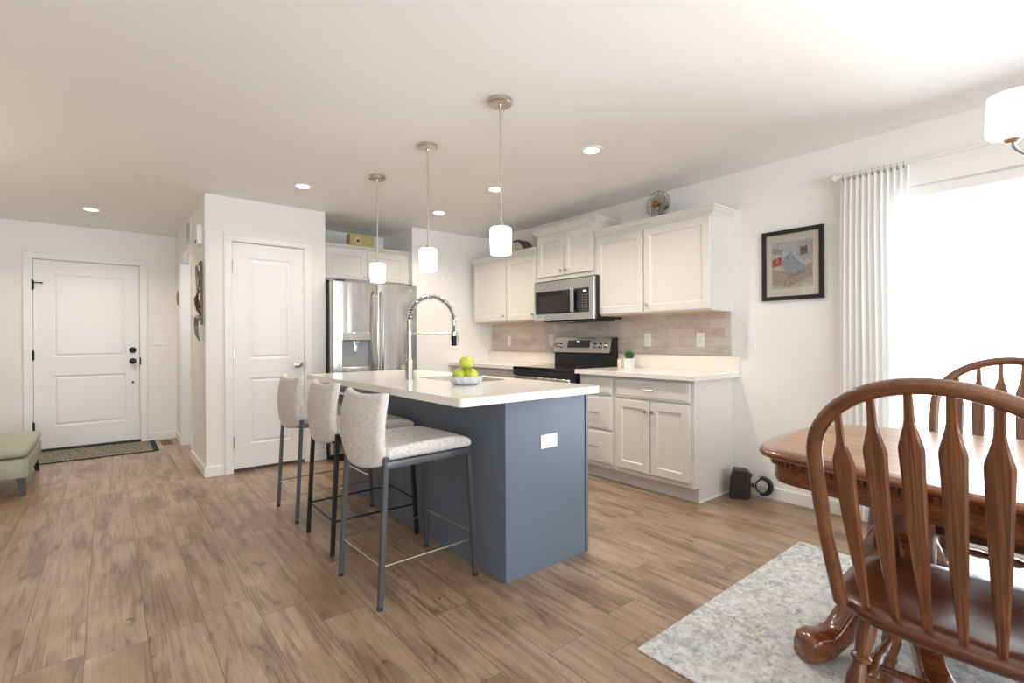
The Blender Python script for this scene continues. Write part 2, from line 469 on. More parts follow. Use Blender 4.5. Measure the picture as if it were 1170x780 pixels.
# ------------------------------------------------------------------ room shell
H = 2.44
XR, XL, YB, YE = 3.735, -3.2, -3.0, 7.217
XP, XP2, YP = .653, 1.672, 4.93          # pantry block
XK, YK, YA = 2.655, 4.98, 5.73           # fridge alcove right side, kitchen end wall, alcove back
def wall_with_holes(name, axis, c0, c1, a0, a1, holes, m=None):
    """axis 'x': wall runs along x (thickness in y from c0 to c1). holes (a0,a1,z0,z1)"""
    mb = MB()
    def bx(p, q, z0, z1):
        if q - p < 1e-6 or z1 - z0 < 1e-6: return
        if axis == 'x': mb.box(p, q, c0, c1, z0, z1)
        else: mb.box(c0, c1, p, q, z0, z1)
    cur = a0
    for h in sorted(holes):
        bx(cur, h[0], 0, H); bx(h[0], h[1], 0, h[2]); bx(h[0], h[1], h[3], H); cur = h[1]
    bx(cur, a1, 0, H)
    return tag(mb.finish(name, m or M['wall'], merge=False), kind='structure')
struct(MB().box(XL-.12, XR+.13, YB-.12, YE+.13, -.1, 0), 'floor', M['floor'])
struct(MB().box(XL-.12, XR+.13, YB-.12, YE+.13, H, H+.1), 'ceiling', M['ceiling'])
PY0, PY1, PZ = -.95, .86, 2.08
wall_with_holes('wall_right', 'y', XR, XR+.13, YB-.12, YE+.13, [(PY0, PY1, 0, PZ)])
wall_with_holes('wall_left', 'y', XL-.12, XL, YB-.12, YE+.13, [], M['light_cutting'])
wall_with_holes('wall_rear', 'x', YB-.12, YB, XL, XR, [(-2.8, -.2, .15, 2.25), (.4, 3.0, .15, 2.25)])
DX0, DX1 = -.609, .303
wall_with_holes('wall_entry', 'x', YE, YE+.13, XL, XR, [(DX0, DX1, 0, 2.06)])
HY0, HY1 = 5.85, 6.65
wall_with_holes('wall_hall', 'y', XP, XP+.12, YP, YE, [(HY0, HY1, 0, 2.05)])
wall_with_holes('wall_pantry', 'x', YP, YP+.12, XP+.12, XP2, [(.855, 1.475, 0, 2.06)])
struct(MB().box(XP2-.12, XP2, YP+.12, YA, 0, H), 'wall_alcove_left', M['wall'])
struct(MB().box(XP+.12, XK+.12, YA, YA+.12, 0, H), 'wall_alcove_back', M['wall'])
struct(MB().box(XK, XK+.12, YK, YA, 0, H), 'wall_alcove_right', M['wall'])
struct(MB().box(XK+.12, XR, YK, YK+.12, 0, H), 'wall_kitchen_end', M['wall'])
struct(MB().box(2.3, 2.42, YA+.12, YE, 0, H), 'wall_washroom', M['wall'])

# baseboards
def baseboard(name, segs):
    mb = MB()
    for x0, x1, y0, y1 in segs:
        mb.box(x0, x1, y0, y1, 0, .088, .004)
    return struct(mb, name, M['trim'])
t_ = .014
baseboard('baseboard_right', [(XR-t_, XR, PY1+.07, 1.85), (XR-t_, XR, YB, PY0-.07)])
baseboard('baseboard_entry', [(DX1+.07, XP, YE-t_, YE), (XL, DX0-.07, YE-t_, YE)])
baseboard('baseboard_hall', [(XP-t_, XP, YP-t_, HY0), (XP-t_, XP, HY1, YE-t_)])
baseboard('baseboard_pantry', [(XP, .855-.065, YP-t_, YP), (1.475+.065, XP2, YP-t_, YP)])
baseboard('baseboard_left', [(XL, XL+t_, YB, YE)])
baseboard('baseboard_rear', [(XL+t_, XR-t_, YB, YB+t_)])
baseboard('baseboard_kitchen', [(XK+.02, 3.1, YK-t_, YK)])

# hall opening lining (drywall return painted as trim)
mb = MB()
mb.box(XP-.008, XP+.128, HY1-.012, HY1-.0005, 0, 2.038); mb.box(XP-.008, XP+.128, HY0+.0005, HY0+.012, 0, 2.038); mb.box(XP-.008, XP+.128, HY0+.0005, HY1-.0005, 2.038, 2.0495)
struct(mb, 'trim_1', M['trim'])
mb = MB()
for y0, y1, z0, z1 in ((HY0-.075, HY0-.012, 0, 2.125), (HY1+.012, HY1+.075, 0, 2.125), (HY0-.012, HY1+.012, 2.062, 2.125)):
    mb.box(XP-.012, XP, y0, y1, z0, z1, .003)
struct(mb, 'trim_2', M['wall'])

def casing(name, x0, x1, ztop, y, cw=.068):
    """casing and jamb of a door opening in a wall whose face is y (looking to -y)"""
    mb = MB()
    for a, b, c, d in ((x0-cw, x0, 0, ztop), (x1, x1+cw, 0, ztop), (x0-cw, x1+cw, ztop, ztop+cw)):
        mb.box(a, b, y-.013, y, c, d, .003)
        mb.box(a if a < x0-.001 else a, b, y-.018, y-.010, c, d, .0) if False else None
    for a, b in ((x0-cw, x0-cw+.012), (x1+cw-.012, x1+cw)):
        mb.box(a, b, y-.019, y-.012, 0, ztop+cw, .003)
    mb.box(x0-cw, x1+cw, y-.019, y-.012, ztop+cw-.012, ztop+cw, .003)
    for a, b in ((x0, x0+.006), (x1-.006, x1)): mb.box(a, b, y, y+.11, 0, ztop)
    mb.box(x0, x1, y, y+.11, ztop-.006, ztop)
    return struct(mb, name, M['trim'])
casing('trim_3', DX0, DX1, 2.06, YE)
casing('trim_4', .855, 1.475, 2.06, YP, .062)

PANEL = [(.004, .006), (.016, .010), (.034, .003), (.038, .0025)]
def panel_door(name, x0, x1, z0, z1, y, openings, m):
    w_, h_ = x1-x0, z1-z0
    mb = MB(T(x0, y, z0))
    mb.panel_slab(w_, h_, .04, [(a*w_, b*w_, c*h_, d*h_) for a, b, c, d in openings], PANEL)
    return tag(mb.finish(name, m), kind='structure')
def hinge(parent, x, y, z, m):
    mb = MB(); mb.cyl((x, y, z-.05), (x, y, z+.05), .007, n=10)
    mb.box(x-.016, x-.004, y+.002, y+.006, z-.048, z+.048); mb.box(x+.002, x+.014, y+.002, y+.006, z-.048, z+.048)
    mb.sphere((x, y, z+.053), .006, 8, 6); mb.sphere((x, y, z-.053), .006, 8, 6)
    return mb.finish('hinge', m, parent, smooth=.6)
# front door
door = panel_door('door_1', DX0+.009, DX1-.009, .028, 2.05, YE+.012,
                  [(.17, .86, .115, .385), (.17, .86, .485, .925)], M['door'])
for z in (1.775, 1.03, .27): hinge(door, DX0+.004, YE-.008, z, M['blackmetal'])
mb = MB(); mb.tube([(DX0+.004, YE-.016, 1.80), (DX0+.03, YE-.02, 1.80), (DX0+.075, YE-.012, 1.80)], .006); mb.sphere((DX0+.078, YE-.012, 1.80), .009)
mb.finish('door_stop', M['blackmetal'], door, smooth=True)
kx = DX1-.072
for z, nm in ((1.075, 'deadbolt'), (.945, 'door_knob')):
    mb = MB()
    if nm == 'deadbolt':
        mb.lathe([(.033, 0), (.033, .012), (.026, .018), (.0, .018)], (kx, YE+.012, z), (0, -1, 0)); mb.box(kx-.006, kx+.006, YE-.03, YE-.004, z-.018, z+.018, .003)
    else:
        mb.lathe([(.034, 0), (.034, .008), (.014, .014), (.013, .034), (.026, .042), (.030, .055), (.024, .068), (.0, .071)], (kx, YE+.012, z), (0, -1, 0))
    mb.finish(nm, M['blackmetal'], door, smooth=.7)
mb = MB(); mb.lathe([(.012, 0), (.012, .006), (.0, .007)], (kx, YE+.012, .70), (0, -1, 0)); mb.finish('peephole', M['blackmetal'], door, smooth=.7)
mb = MB(); mb.box(DX1-.008, DX1+.004, YE-.021, YE-.012, .90, .985, .002); mb.finish('strike_plate', M['blackmetal'], door)
struct(MB().box(DX0, DX1, YE-.012, YE+.12, 0, .026, .003), 'trim_5', M['black'])
# pantry door
door = panel_door('door_2', .864, 1.467, .03, 2.05, YP+.012, [(.215, .80, .105, .40), (.215, .80, .485, .935)], M['door'])
for z in (1.83, 1.06, .27): hinge(door, .858, YP-.008, z, M['nickel'])
mb = MB(); mb.lathe([(.032, 0), (.032, .006), (.013, .012), (.012, .034), (.024, .04), (.030, .052), (.027, .064), (.012, .071), (0, .072)], (1.405, YP+.012, .945), (0, -1, 0)); mb.finish('door_knob', M['nickel'], door, smooth=.7)
mb = MB(); mb.box(1.459, 1.476, YP-.02, YP-.008, .915, .975, .002); mb.finish('strike_plate', M['nickel'], door)
struct(MB().box(.855, 1.475, YP+.05, YP+.11, 0, .03), 'trim_6', M['slot'])

# patio sliding door in the right wall, and the windows out of view that light the room
def glazed(name, axis, c, a0, a1, z0, z1, n, fw=.06, depth=.06):
    mb = MB()
    def bx(p, q, za, zb, e=0):
        if axis == 'x': mb.box(p, q, c-depth/2+e, c+depth/2-e, za, zb, .003)
        else: mb.box(c-depth/2+e, c+depth/2-e, p, q, za, zb, .003)
    bx(a0, a0+fw, z0, z1); bx(a1-fw, a1, z0, z1); bx(a0+fw, a1-fw, z1-fw, z1); bx(a0+fw, a1-fw, z0, z0+fw)
    for k in range(1, n):
        m_ = a0 + (a1-a0)*k/n; bx(m_-fw*.6, m_+fw*.6, z0+fw, z1-fw, .004)
    fr = tag(mb.finish(name, M['trim']), kind='structure')
    for k in range(n):
        p, q = a0+(a1-a0)*k/n + fw*.5, a0+(a1-a0)*(k+1)/n - fw*.5
        g = MB()
        if axis == 'x': g.box(p, q, c-.003, c+.003, z0+fw*.5, z1-fw*.5)
        else: g.box(c-.003, c+.003, p, q, z0+fw*.5, z1-fw*.5)
        g.finish('pane', M['glass'], fr)
    return fr
glazed('window_1', 'y', XR+.07, PY0, PY1, .012, PZ, 2)
glazed('window_2', 'x', YB-.06, .4, 3.0, .15, 2.25, 2)
glazed('window_3', 'x', YB-.06, -2.8, -.2, .15, 2.25, 2)
struct(MB().box(DX0-.1, DX1+.1, YE+.10, YE+.14, -.05, 2.2), 'door_leak_blocker', M['trim'])  # unseen panel added behind the front door to stop daylight leaking in
# floor register by the entry
mb = MB(); mb.box(.475, .585, 6.80, 7.10, 0, .006, .002)
g = solo(mb, 'floor_vent', mat('brown_vent_metal', (.20, .13, .075), .5, .3), 'brown metal floor vent beside the end of the entry mat', 'floor vent', (.53, 6.95, 0))
mb = MB()
for k in range(9): mb.box(-.042, .042, -.128+k*.03, -.114+k*.03, .0062, .0068)
mb.finish('slots', M['slot'], g)

# ------------------------------------------------------------------ kitchen cabinetry
SH = [(.002, .0005), (.006, .006), (.010, .009), (.012, .009)]
def shaker(mbM, w_, h_, name, m, parent, fw=.057, t=.02, flat=False):
    mb = MB(mbM)
    if flat: mb.panel_slab(w_, h_, t, [(.012, w_-.012, .012, h_-.012)], [(.004, -.003), (.006, -.003)], .003)
    else: mb.panel_slab(w_, h_, t, [(fw, w_-fw, fw, h_-fw)], SH, .003)
    return mb.finish(name, m, parent)
def knob(Mx, parent):
    mb = MB(Mx); mb.lathe([(.006, 0), (.005, .010), (.010, .014), (.0135, .020), (.011, .026), (0, .028)], (0, 0, 0), (0, -1, 0), 16)
    return mb.finish('knob', M['nickel'], parent, smooth=.8)
def pull(Mx, parent, L=.10):
    mb = MB(Mx); mb.tube([(-L/2, -.028, 0), (L/2, -.028, 0)], .0055, 10)
    for s in (-1, 1): mb.cyl((s*(L/2-.012), 0, 0), (s*(L/2-.012), -.028, 0), .0045, n=8)
    return mb.finish('bar_pull', M['nickel'], parent, smooth=.6)
def crown(Mx, w_, depth, z, name, parent, left=True, right=True, out=.052, hgt=.075):
    prof = [(0, 0), (.006, .004), (.006, .016), (.014, .024), (.030, .038), (.040, .050), (.040, .057), (.052, .062), (.052, .075), (0, .075)]
    prof = [(a*out/.052, b*hgt/.075) for a, b in prof]
    mb = MB(Mx); lines = []
    for o, dz in prof:
        ol, orr = (o if left else 0), (o if right else 0)
        lines.append([(-ol, depth, z+dz), (-ol, -o, z+dz), (w_+orr, -o, z+dz), (w_+orr, depth, z+dz)])
    mb.rings(lines, False)
    a = lines[-2]; mb.f([mb.v(p) for p in a])
    for i in (0, 3): mb.f([mb.v(l[i]) for l in lines])
    b = lines[0]; mb.f([mb.v(p) for p in b])
    return mb.finish(name, M['cab'], parent)

def upper(label, X, yl, w_, z0, z1, depth, doors, knobs, left, right, crz, grp='white wall cabinets', dz=.012):
    """doors [(offset from left, width)]; X = cabinet box front"""
    r = thing('wall_cabinet', label, 'cabinet', (X, yl, z0), FX, grp)
    hh = z1-z0
    MB().box(0, w_, 0, depth, 0, hh, .002).finish('cabinet_box', M['cab'], r)
    MB().box(.012, w_-.012, .012, depth-.01, -.004, .002).finish('underside', M['cabin'], r)
    for (o, dw), (kx_, kz_) in zip(doors, knobs):
        d = shaker(T(o, -.02, dz), dw, hh-.012-dz, 'door', M['cab'], r)
        knob(T(o+kx_, -.02, dz+kz_), d)
    crown(Matrix.Identity(4), w_, depth, hh-.005, 'crown_moulding', r, left, right, .044, crz)
    return r
upper('white wall cabinet between the range hood microwave and the framed picture, wire fan on top', 3.425, 2.955, 1.105, 1.38, 2.085, XR-3.425-.001,
      [(.012, .496), (.524, .571)], [(.028, .04), (.034, .055)], False, True, .068)
upper('short raised white wall cabinet directly over the microwave', 3.425, 3.745, .785, 1.755, 2.215, XR-3.425-.001,
      [(.02, .372), (.402, .362)], [(.345, .045), (.03, .045)], True, True, .075, dz=.042)
upper('white wall cabinet in the corner to the far side of the microwave', 3.425, 4.865, 1.115, 1.365, 2.06, XR-3.425-.001,
      [(.012, .612), (.634, .47)], [(.575, .06), (.44, .055)], True, False, .068)
# cabinet over the refrigerator
r = thing('wall_cabinet', 'wide low white cabinet above the stainless refrigerator', 'cabinet', (XP2+.002, 5.07, 1.79), 0)
wf = XK-XP2-.004
MB().box(0, wf, 0, .62, 0, .345, .002).finish('cabinet_box', M['cab'], r)
for o, dw, kx_ in ((.04, .435, .405), (.49, .435, .03)):
    d = shaker(T(o, -.02, .02), dw, .31, 'door', M['cab'], r); knob(T(o+kx_, -.02, .055), d)
crown(Matrix.Identity(4), wf, .62, .330, 'crown_moulding', r, False, False, .045, .046)

# base cabinets along the right wall
XF = 3.17
def base_cab(label, yl, w_, layout, end=False, grp='white base cabinets'):
    r = thing('base_cabinet', label, 'cabinet', (XF, yl, 0), FX, grp)
    dep = XR-XF-.001
    MB().box(0, w_, 0, dep, .112, .874, .002).finish('cabinet_box', M['cab'], r)
    MB().box(0, w_-(.0 if not end else .004), .068, dep, 0, .112).finish('toe_kick', M['cab'], r)
    if end:
        mb = MB(); mb.box(w_, w_+.012, .066, dep-.055, 0, .112); mb.box(w_, w_+.012, 0, dep-.055, .112, .874, .001)
        mb.finish('end_panel', M['cab'], r)
        mb = MB(); mb.box(w_, w_+.006, dep-.053, dep, 0, .874, .001); mb.finish('filler_strip', M['cab'], r)
        mb = MB(); mb.box(w_+.012, w_+.02, .066, dep, 0, .016, .003); mb.finish('shoe_moulding', M['trim'], r)
    for kind, o, z0, dw, dh, kx_ in layout:
        if kind == 'drawer':
            d = shaker(T(o, -.02, z0), dw, dh, 'drawer_front', M['cab'], r, flat=True); pull(T(o+dw/2, -.02, z0+dh*.5), d)
        else:
            d = shaker(T(o, -.02, z0), dw, dh, 'door', M['cab'], r); knob(T(o+kx_, -.02, z0+dh-.075), d)
    return r
base_cab('white three drawer base cabinet right beside the range', 2.925, .375,
         [('drawer', .025, .715, .335, .14, 0), ('drawer', .025, .43, .335, .27, 0), ('drawer', .025, .15, .335, .265, 0)])
base_cab('white two door base cabinet at the end of the counter by the black ring gadget', 2.549, .687,
         [('drawer', .025, .715, .645, .14, 0), ('door', .025, .15, .318, .545, .29), ('door', .352, .15, .318, .545, .028)], True)
base_cab('white corner base cabinet beyond the range, mostly behind the island', 4.975, 1.222,
         [('drawer', .55, .715, .64, .14, 0), ('door', .55, .15, .318, .545, .29), ('door', .875, .15, .315, .545, .028)])
# worktops: each a continuous slab with its upstand
def worktop(label, y0, y1, grp='white quartz worktops'):
    r = thing('worktop', label, 'worktop', (XF-.06, (y0+y1)/2, .876), 0, grp)
    L = (y1-y0)/2
    MB().box(0, XR-XF+.058, -L, L, 0, .038, .003).finish('slab', M['quartz'], r)
    MB().box(XR-XF+.038, XR-XF+.058, -L, L, .038, .158, .002).finish('upstand', M['quartz'], r)
    return r
worktop('white quartz worktop with the small grass pot on it', 1.80, 2.933)
worktop('white quartz worktop in the corner beyond the range', 3.748, 4.978)
# tiled backsplash
mb = MB(); mb.box(XR-.009, XR-.0005, 1.862, 4.915, 1.035, 1.378)
tag(mb.finish('backsplash', M['tile']), kind='structure')
# ------------------------------------------------------------------ island
IX0, IX1, IY0, IY1 = 1.466, 2.03, 1.838, 3.867
isl = thing('kitchen_island', 'slate blue kitchen island base under the white quartz slab', 'kitchen island', (1.75, 2.85, 0))
L_ = (1.75, 2.85, 0)
mb = MB()
mb.box(IX0+.016, IX0+.03, IY0+.02, IY1-.02, 0, .872); mb.box(IX1-.02, IX1, IY0+.02, IY1-.02, .1, .872); mb.box(IX1-.004, IX1+.004, IY0+.006, IY0+.019, 0, .872)
mb.box(IX0+.03, IX1-.02, IY0+.02, IY0+.035, 0, .872); mb.box(IX0+.03, IX1-.02, IY1-.035, IY1-.02, 0, .872); mb.box(IX0+.03, IX1-.06, IY0+.035, IY1-.035, .0, .115)
mb.finish('carcass', M['island'], isl, L_)
mb = MB(); mb.box(IX0+.024, IX1-.004, IY0, IY0+.019, 0, .875, .001); mb.finish('end_panel', M['island'], isl, L_)
mb = MB(); mb.box(IX0, IX0+.024, IY0-.004, IY0+.019, 0, .875, .002); mb.finish('corner_stile', M['island'], isl, L_)
mb = MB(); mb.box(IX1+.003, IX1+.021, IY0-.004, IY0+.019, 0, .875, .002); mb.finish('corner_stile', M['island'], isl, L_)
for a, b in ((IY0+.020, 2.866), (2.874, IY1)):
    mb = MB(); mb.box(IX0, IX0+.015, a, b, 0, .875, .0015); mb.finish('seating_side_panel', M['island'], isl, L_)
mb = MB(); mb.box(IX0+.016, IX1, IY1-.019, IY1, 0, .875, .001); mb.finish('end_panel', M['island'], isl, L_)
y = IY0+.022
for k, dw in enumerate((.46, .46, .59, .46)):
    mbm = T(IX1+.022-L_[0], y-L_[1], .12, PI/2)
    d = shaker(mbm, dw, .745, 'door', M['island'], isl); 
    kk = MB(mbm @ T(.03 if k % 2 else dw-.03, 0, .67)); kk.lathe([(.006, 0), (.005, .010), (.0135, .020), (0, .028)], (0, 0, 0), (0, -1, 0), 16); kk.finish('knob', M['nickel'], d, smooth=.8)
    y += dw+.012

# island top with sink cut-out
def rrect(x0, x1, y0, y1, r, n=6):
    p = []
    for cx, cy_, a in ((x1-r, y1-r, 0), (x0+r, y1-r, PI/2), (x0+r, y0+r, PI), (x1-r, y0+r, 1.5*PI)):
        p += [(cx+r*math.cos(a+PI/2*k/n), cy_+r*math.sin(a+PI/2*k/n)) for k in range(n+1)]
    return p
mb = MB(); outer = rrect(1.176, 2.093, 1.778, 3.909, .022); hole = rrect(1.625, 1.985, 2.44, 3.01, .06)
for zz in (.876, .914):
    es = []
    for loop in (outer, hole):
        vs = [mb.v((x, y, zz)) for x, y in loop]
        es += [mb.b.edges.new((vs[i], vs[(i+1) % len(vs)])) for i in range(len(vs))]
    bmesh.ops.triangle_fill(mb.b, edges=es, use_beauty=True)
for loop in (outer, hole):
    mb.rings([[(x, y, .876) for x, y in loop], [(x, y, .914) for x, y in loop]], True, False, False)
solo(mb, 'island_top', M['quartz'], 'long white quartz slab on the blue island with sink cut into it', 'worktop', (1.6345, 2.8435, .876), smooth=.5)
# sink bowl hung under the slab
mb = MB(); R = []
for ins, z in ((-.02, .875), (-.002, .875), (0, .870), (.012, .72), (.035, .69), (.12, .682)):
    R.append([(x, y, z) for x, y in rrect(1.625+ins, 1.985-ins, 2.44+ins, 3.01-ins, max(.062-ins*.3, .02))])
mb.rings(R, True, False, True)
s_ = solo(mb, 'sink', M['steel_flat'], 'stainless undermount sink bowl in the island slab under the spring faucet', 'sink', (1.805, 2.725, .682), smooth=.6)
mb = MB(); mb.lathe([(.0, .683), (.042, .683), (.045, .686), (.03, .688), (0, .686)], (1.805, 2.725, 0)); mb.finish('drain', M['chrome'], s_, (1.805, 2.725, .682), smooth=.7)

# faucet
fx, fy = 1.515, 2.889
fa = thing('spring_faucet', 'tall brushed nickel spring neck kitchen faucet on the island slab', 'faucet', (fx, fy, .914))
MB().lathe([(.031, 0), (.031, .006), (.027, .010), (.027, .125), (.022, .132), (.019, .135)], n=20).finish('base', M['nickel'], fa, smooth=.6)
MB().lathe([(.0185, .13), (.0185, .345), (.016, .352), (.016, .36)], n=20).finish('column', M['nickel'], fa, smooth=.6)
R_ = .171; zc = .375
path = [(0, 0, .355), (0, 0, zc)] + [(R_-R_*math.cos(a), 0, zc+R_*math.sin(a)) for a in [PI*k/24 for k in range(1, 24)]] + [(2*R_, 0, zc), (2*R_, 0, .345), (2*R_, 0, .30)]
MB().tube(path, .0085, 10).finish('hose', M['gunmetal'], fa, smooth=True)
coil = []; turns = 30; N = turns*10
def along(t):
    a = PI*t
    return Vector((R_-R_*math.cos(a), 0, zc+R_*math.sin(a))), Vector((math.sin(a), 0, math.cos(a)))
for i in range(N+1):
    t = i/N; c_, tg = along(t); nrm = Vector((tg.z, 0, -tg.x)); an = 2*PI*i/10
    coil.append(c_ + nrm*(.0165*math.cos(an)) + Vector((0, 1, 0))*(.0165*math.sin(an)))
MB().tube(coil, .0032, 5).finish('spring', M['chrome'], fa, smooth=True)
MB().lathe([(.010, .395), (.017, .39), (.017, .362), (.010, .357)], (0, 0, 0)).finish('collar', M['nickel'], fa, smooth=.6)
MB().lathe([(.010, .398), (.017, .39), (.017, .36), (.010, .352)], (2*R_, 0, 0)).finish('collar', M['nickel'], fa, smooth=.6)
mb = MB(); mb.cyl((0, 0, .298), (2*R_-.018, 0, .298), .0065, n=10); mb.lathe([(.023, .285), (.023, .311)], (0, 0, 0), n=20)
mb.finish('support_arm', M['nickel'], fa, smooth=.6)
mb = MB(); mb.lathe([(.012, .312), (.019, .305), (.020, .27), (.017, .235), (.019, .222), (.017, .216), (0, .216)], (2*R_, 0, 0), n=20); h_ = mb.finish('spray_head', M['blackmetal'], fa, smooth=.6)
mb = MB(); mb.tube([(2*R_+.018, 0, .31), (2*R_+.031, 0, .305), (2*R_+.034, 0, .26), (2*R_+.030, 0, .222), (2*R_+.012, 0, .218)], .0035, 8)
mb.lathe([(.0215, .285), (.0225, .30), (.0215, .312)], (2*R_, 0, 0), n=20); mb.finish('docking_ring', M['chrome'], h_, smooth=.7)
mb = MB(); dv = Vector((-.72, .69, 0)); mb.cyl(Vector((0, 0, .085)), dv*.052+Vector((0, 0, .085)), .014, .015, 14)
mb.tube([dv*.045+Vector((0, 0, .09)), dv*.040+Vector((0, 0, .13)), dv*.022+Vector((0, 0, .165))], [.006, .0055, .004], 8); mb.finish('lever_handle', M['nickel'], fa, smooth=.7)

# bowl of apples
glassb = mat('cut_glass', (.88, .92, .97), .08, Transmission_Weight=.42, IOR=1.45)
bc = Vector((1.585, 2.345, .914))
mb = MB(); n_ = 48; R = []
prof = [(.052, .0), (.062, .004), (.075, .014), (.083, .032), (.087, .050), (.084, .050), (.079, .034), (.070, .018), (.055, .009), (0.002, .008)]
for r_, z in [(a*1.13, b) for a, b in prof]:
    ring = []
    for i in range(n_):
        a = 2*PI*i/n_; k = 1 + (.045*math.cos(12*a + z*60) + .015*(i % 2)) * (1 if r_ > .045 and z < .05 else .2)
        ring.append((r_*k*math.cos(a), r_*k*math.sin(a), z))
    R.append(ring)
mb.rings(R)
solo(mb, 'glass_bowl', glassb, 'low faceted cut glass bowl holding green apples on the island', 'bowl', bc, local=True)
def apple_mat():
    m = mat('green_apple_skin', (.42, .50, .045), .28, spec=.5); t = NT(m)
    n = t.noise(t.coords((1, 1, 1)), 14, 3); 
    t.l(t.ramp(n, [(.3, (.33, .45, .03)), (.62, (.55, .55, .06))]), t.b.inputs['Base Color'])
    t.b.inputs['Coat Weight'].default_value = .3
    return m
M['apple'] = apple_mat(); M['stem'] = mat('brown_apple_stem', (.09, .05, .02), .7)
def make_apple():
    r_ = .0415
    prof = []
    for k in range(25):
        t = PI*k/24
        rr = r_*math.sin(t)*(1 + .10*math.cos(t)); z = -r_*.93*math.cos(t)
        z -= .0115*math.exp(-(rr/.011)**2) if z > 0 else -.006*math.exp(-(rr/.009)**2)
        prof.append((rr, z+r_*.9))
    root = thing('green_apple', '', 'apple', (0, 0, 0), 0, 'green apples in the glass bowl')
    MB().lathe(prof, n=28).finish('skin', M['apple'], root, smooth=True)
    MB().tube([(0, 0, .058), (.001, 0, .070), (.005, .001, .078)], [.0013, .0013, .0018], 6).finish('stem', M['stem'], root, smooth=True)
    return root
ap = make_apple()
tocam = Vector((-bc.x, -bc.y, 0)).normalized(); rt = Vector((tocam.y*-1, tocam.x, 0))
rt = Vector((math.cos(.6887), -math.sin(.6887), 0))
for k, (r_, t_c, z, lab, tilt) in enumerate(((-.044, .024, .020, 'green apple lowest at the faucet side of the glass bowl', .3), (.044, .026, .021, 'green apple in front on the range side, under the top one in the bowl', -.4),
        (.002, -.050, .020, 'green apple at the back of the glass bowl behind the two lower ones', .2), (-.004, .002, .089, 'yellow green apple on top of the pile in the glass bowl', -.2))):
    o = ap if k == 0 else copy_tree(ap)
    o.location = bc + rt*r_ + tocam*t_c + Vector((0, 0, z)); o.rotation_euler = (tilt, tilt*.5, k*1.3); o['label'] = lab

# ------------------------------------------------------------------ bar stools
def cushion_grid(fn, nu, nv, name, m, parent, sub=2):
    """closed cushion from fn(u,v,side)->point, u,v in 0..1"""
    mb = MB(); A = {}
    for side in (0, 1):
        for i in range(nu+1):
            for j in range(nv+1): A[side, i, j] = mb.v(fn(i/nu, j/nv, side))
        for i in range(nu):
            for j in range(nv):
                q = [A[side, i, j], A[side, i+1, j], A[side, i+1, j+1], A[side, i, j+1]]
                mb.f(q if side else q[::-1])
    bd = [(i, 0) for i in range(nu)] + [(nu, j) for j in range(nv)] + [(i, nv) for i in range(nu, 0, -1)] + [(0, j) for j in range(nv, 0, -1)]
    for k in range(len(bd)):
        a, b = bd[k], bd[(k+1) % len(bd)]
        mb.f([A[(0,)+a], A[(0,)+b], A[(1,)+b], A[(1,)+a]])
    o = mb.finish(name, m, parent, smooth=True, merge=False)
    for p in o.data.polygons: p.use_smooth = True
    a = o.data.attributes.get('sharp_edge')
    if a: o.data.attributes.remove(a)
    md = o.modifiers.new('subdivision', 'SUBSURF'); md.levels = sub; md.render_levels = sub
    return o
def make_stool(frame_m):
    r = thing('bar_stool', '', 'bar stool', (0, 0, 0), 0, 'bar stools along the island')
    rear = [((-.272, s*.212, 0), (-.238, s*.208, .655)) for s in (-1, 1)]; front = [((.228, s*.230, 0), (.205, s*.205, .632)) for s in (-1, 1)]
    for (a, b) in rear + front:
        lg = MB(); lg.tube([a, b], .0145, 4, up=(0, 1, .001)); leg = lg.finish('leg', frame_m, r)
        ft = MB(); d_ = (Vector(b)-Vector(a)).normalized(); ft.cyl(Vector(a), Vector(a)+d_*.014, .0125, .0125, 12); ft.finish('foot_cap', M['rubber'], leg)
    mb = MB()
    for s in (-1, 1): mb.box(-.24, .215, s*.208-.011, s*.208+.011, .604, .634, .002)
    mb.box(.193, .215, -.197, .197, .604, .634, .002); mb.tube([(-.238, -.20, .612), (-.262, -.12, .604), (-.268, 0, .602), (-.262, .12, .604), (-.238, .20, .612)], .006, 8)
    mb.finish('seat_frame', frame_m, r, smooth=.5)
    mb = MB()
    def at(ab, z): a, b = Vector(ab[0]), Vector(ab[1]); return a + (b-a)*(z/b.z)
    for i in (0, 1): mb.tube([at(rear[i], .182), at(front[i], .182)], .0052, 8)
    mb.tube([at(rear[0], .182), at(rear[1], .182)], .0052, 8); mb.tube([at(front[0], .215), at(front[1], .215)], .0052, 8)
    mb.finish('footrest', M['steel_flat'], r, smooth=.6)
    def seat(u, v, side):
        x = -.235 + .465*u; y_ = -.215 + .43*v
        if side == 0: return (x, y_*.97, .636)
        e = (2*v-1)**2
        zt = .690 + .022*math.sin(PI*u*.9)*(e-.3) + .016*max(0, u-.55)/.45*(1-e) - .02*max(0, u-.85)/.15
        return (x, y_, zt)
    cushion_grid(seat, 16, 16, 'seat', M['stool_fabric'], r, 1)
    def back(u, v, side):
        s = 2*v-1; t = u
        z = .612 + .318*t
        z -= .028*(1-s*s)*max(0, 1-t*2.2)
        z += (.016*(s*s) - .006)*max(0, t*2-1)
        hw = .205 + .012*math.sin(PI*t*.9) - (.018 if t < .1 else 0)
        x = -.238 - .035*(1-s*s) - .022*math.sin(PI*t)*1 + .012*t
        return (x + (.020 if side == 0 else -.020), s*hw, z)
    cushion_grid(lambda u, v, s_: back(u, v, s_), 12, 12, 'backrest', M['stool_fabric'], r)
    return r
stool = make_stool(M['gunmetal'])
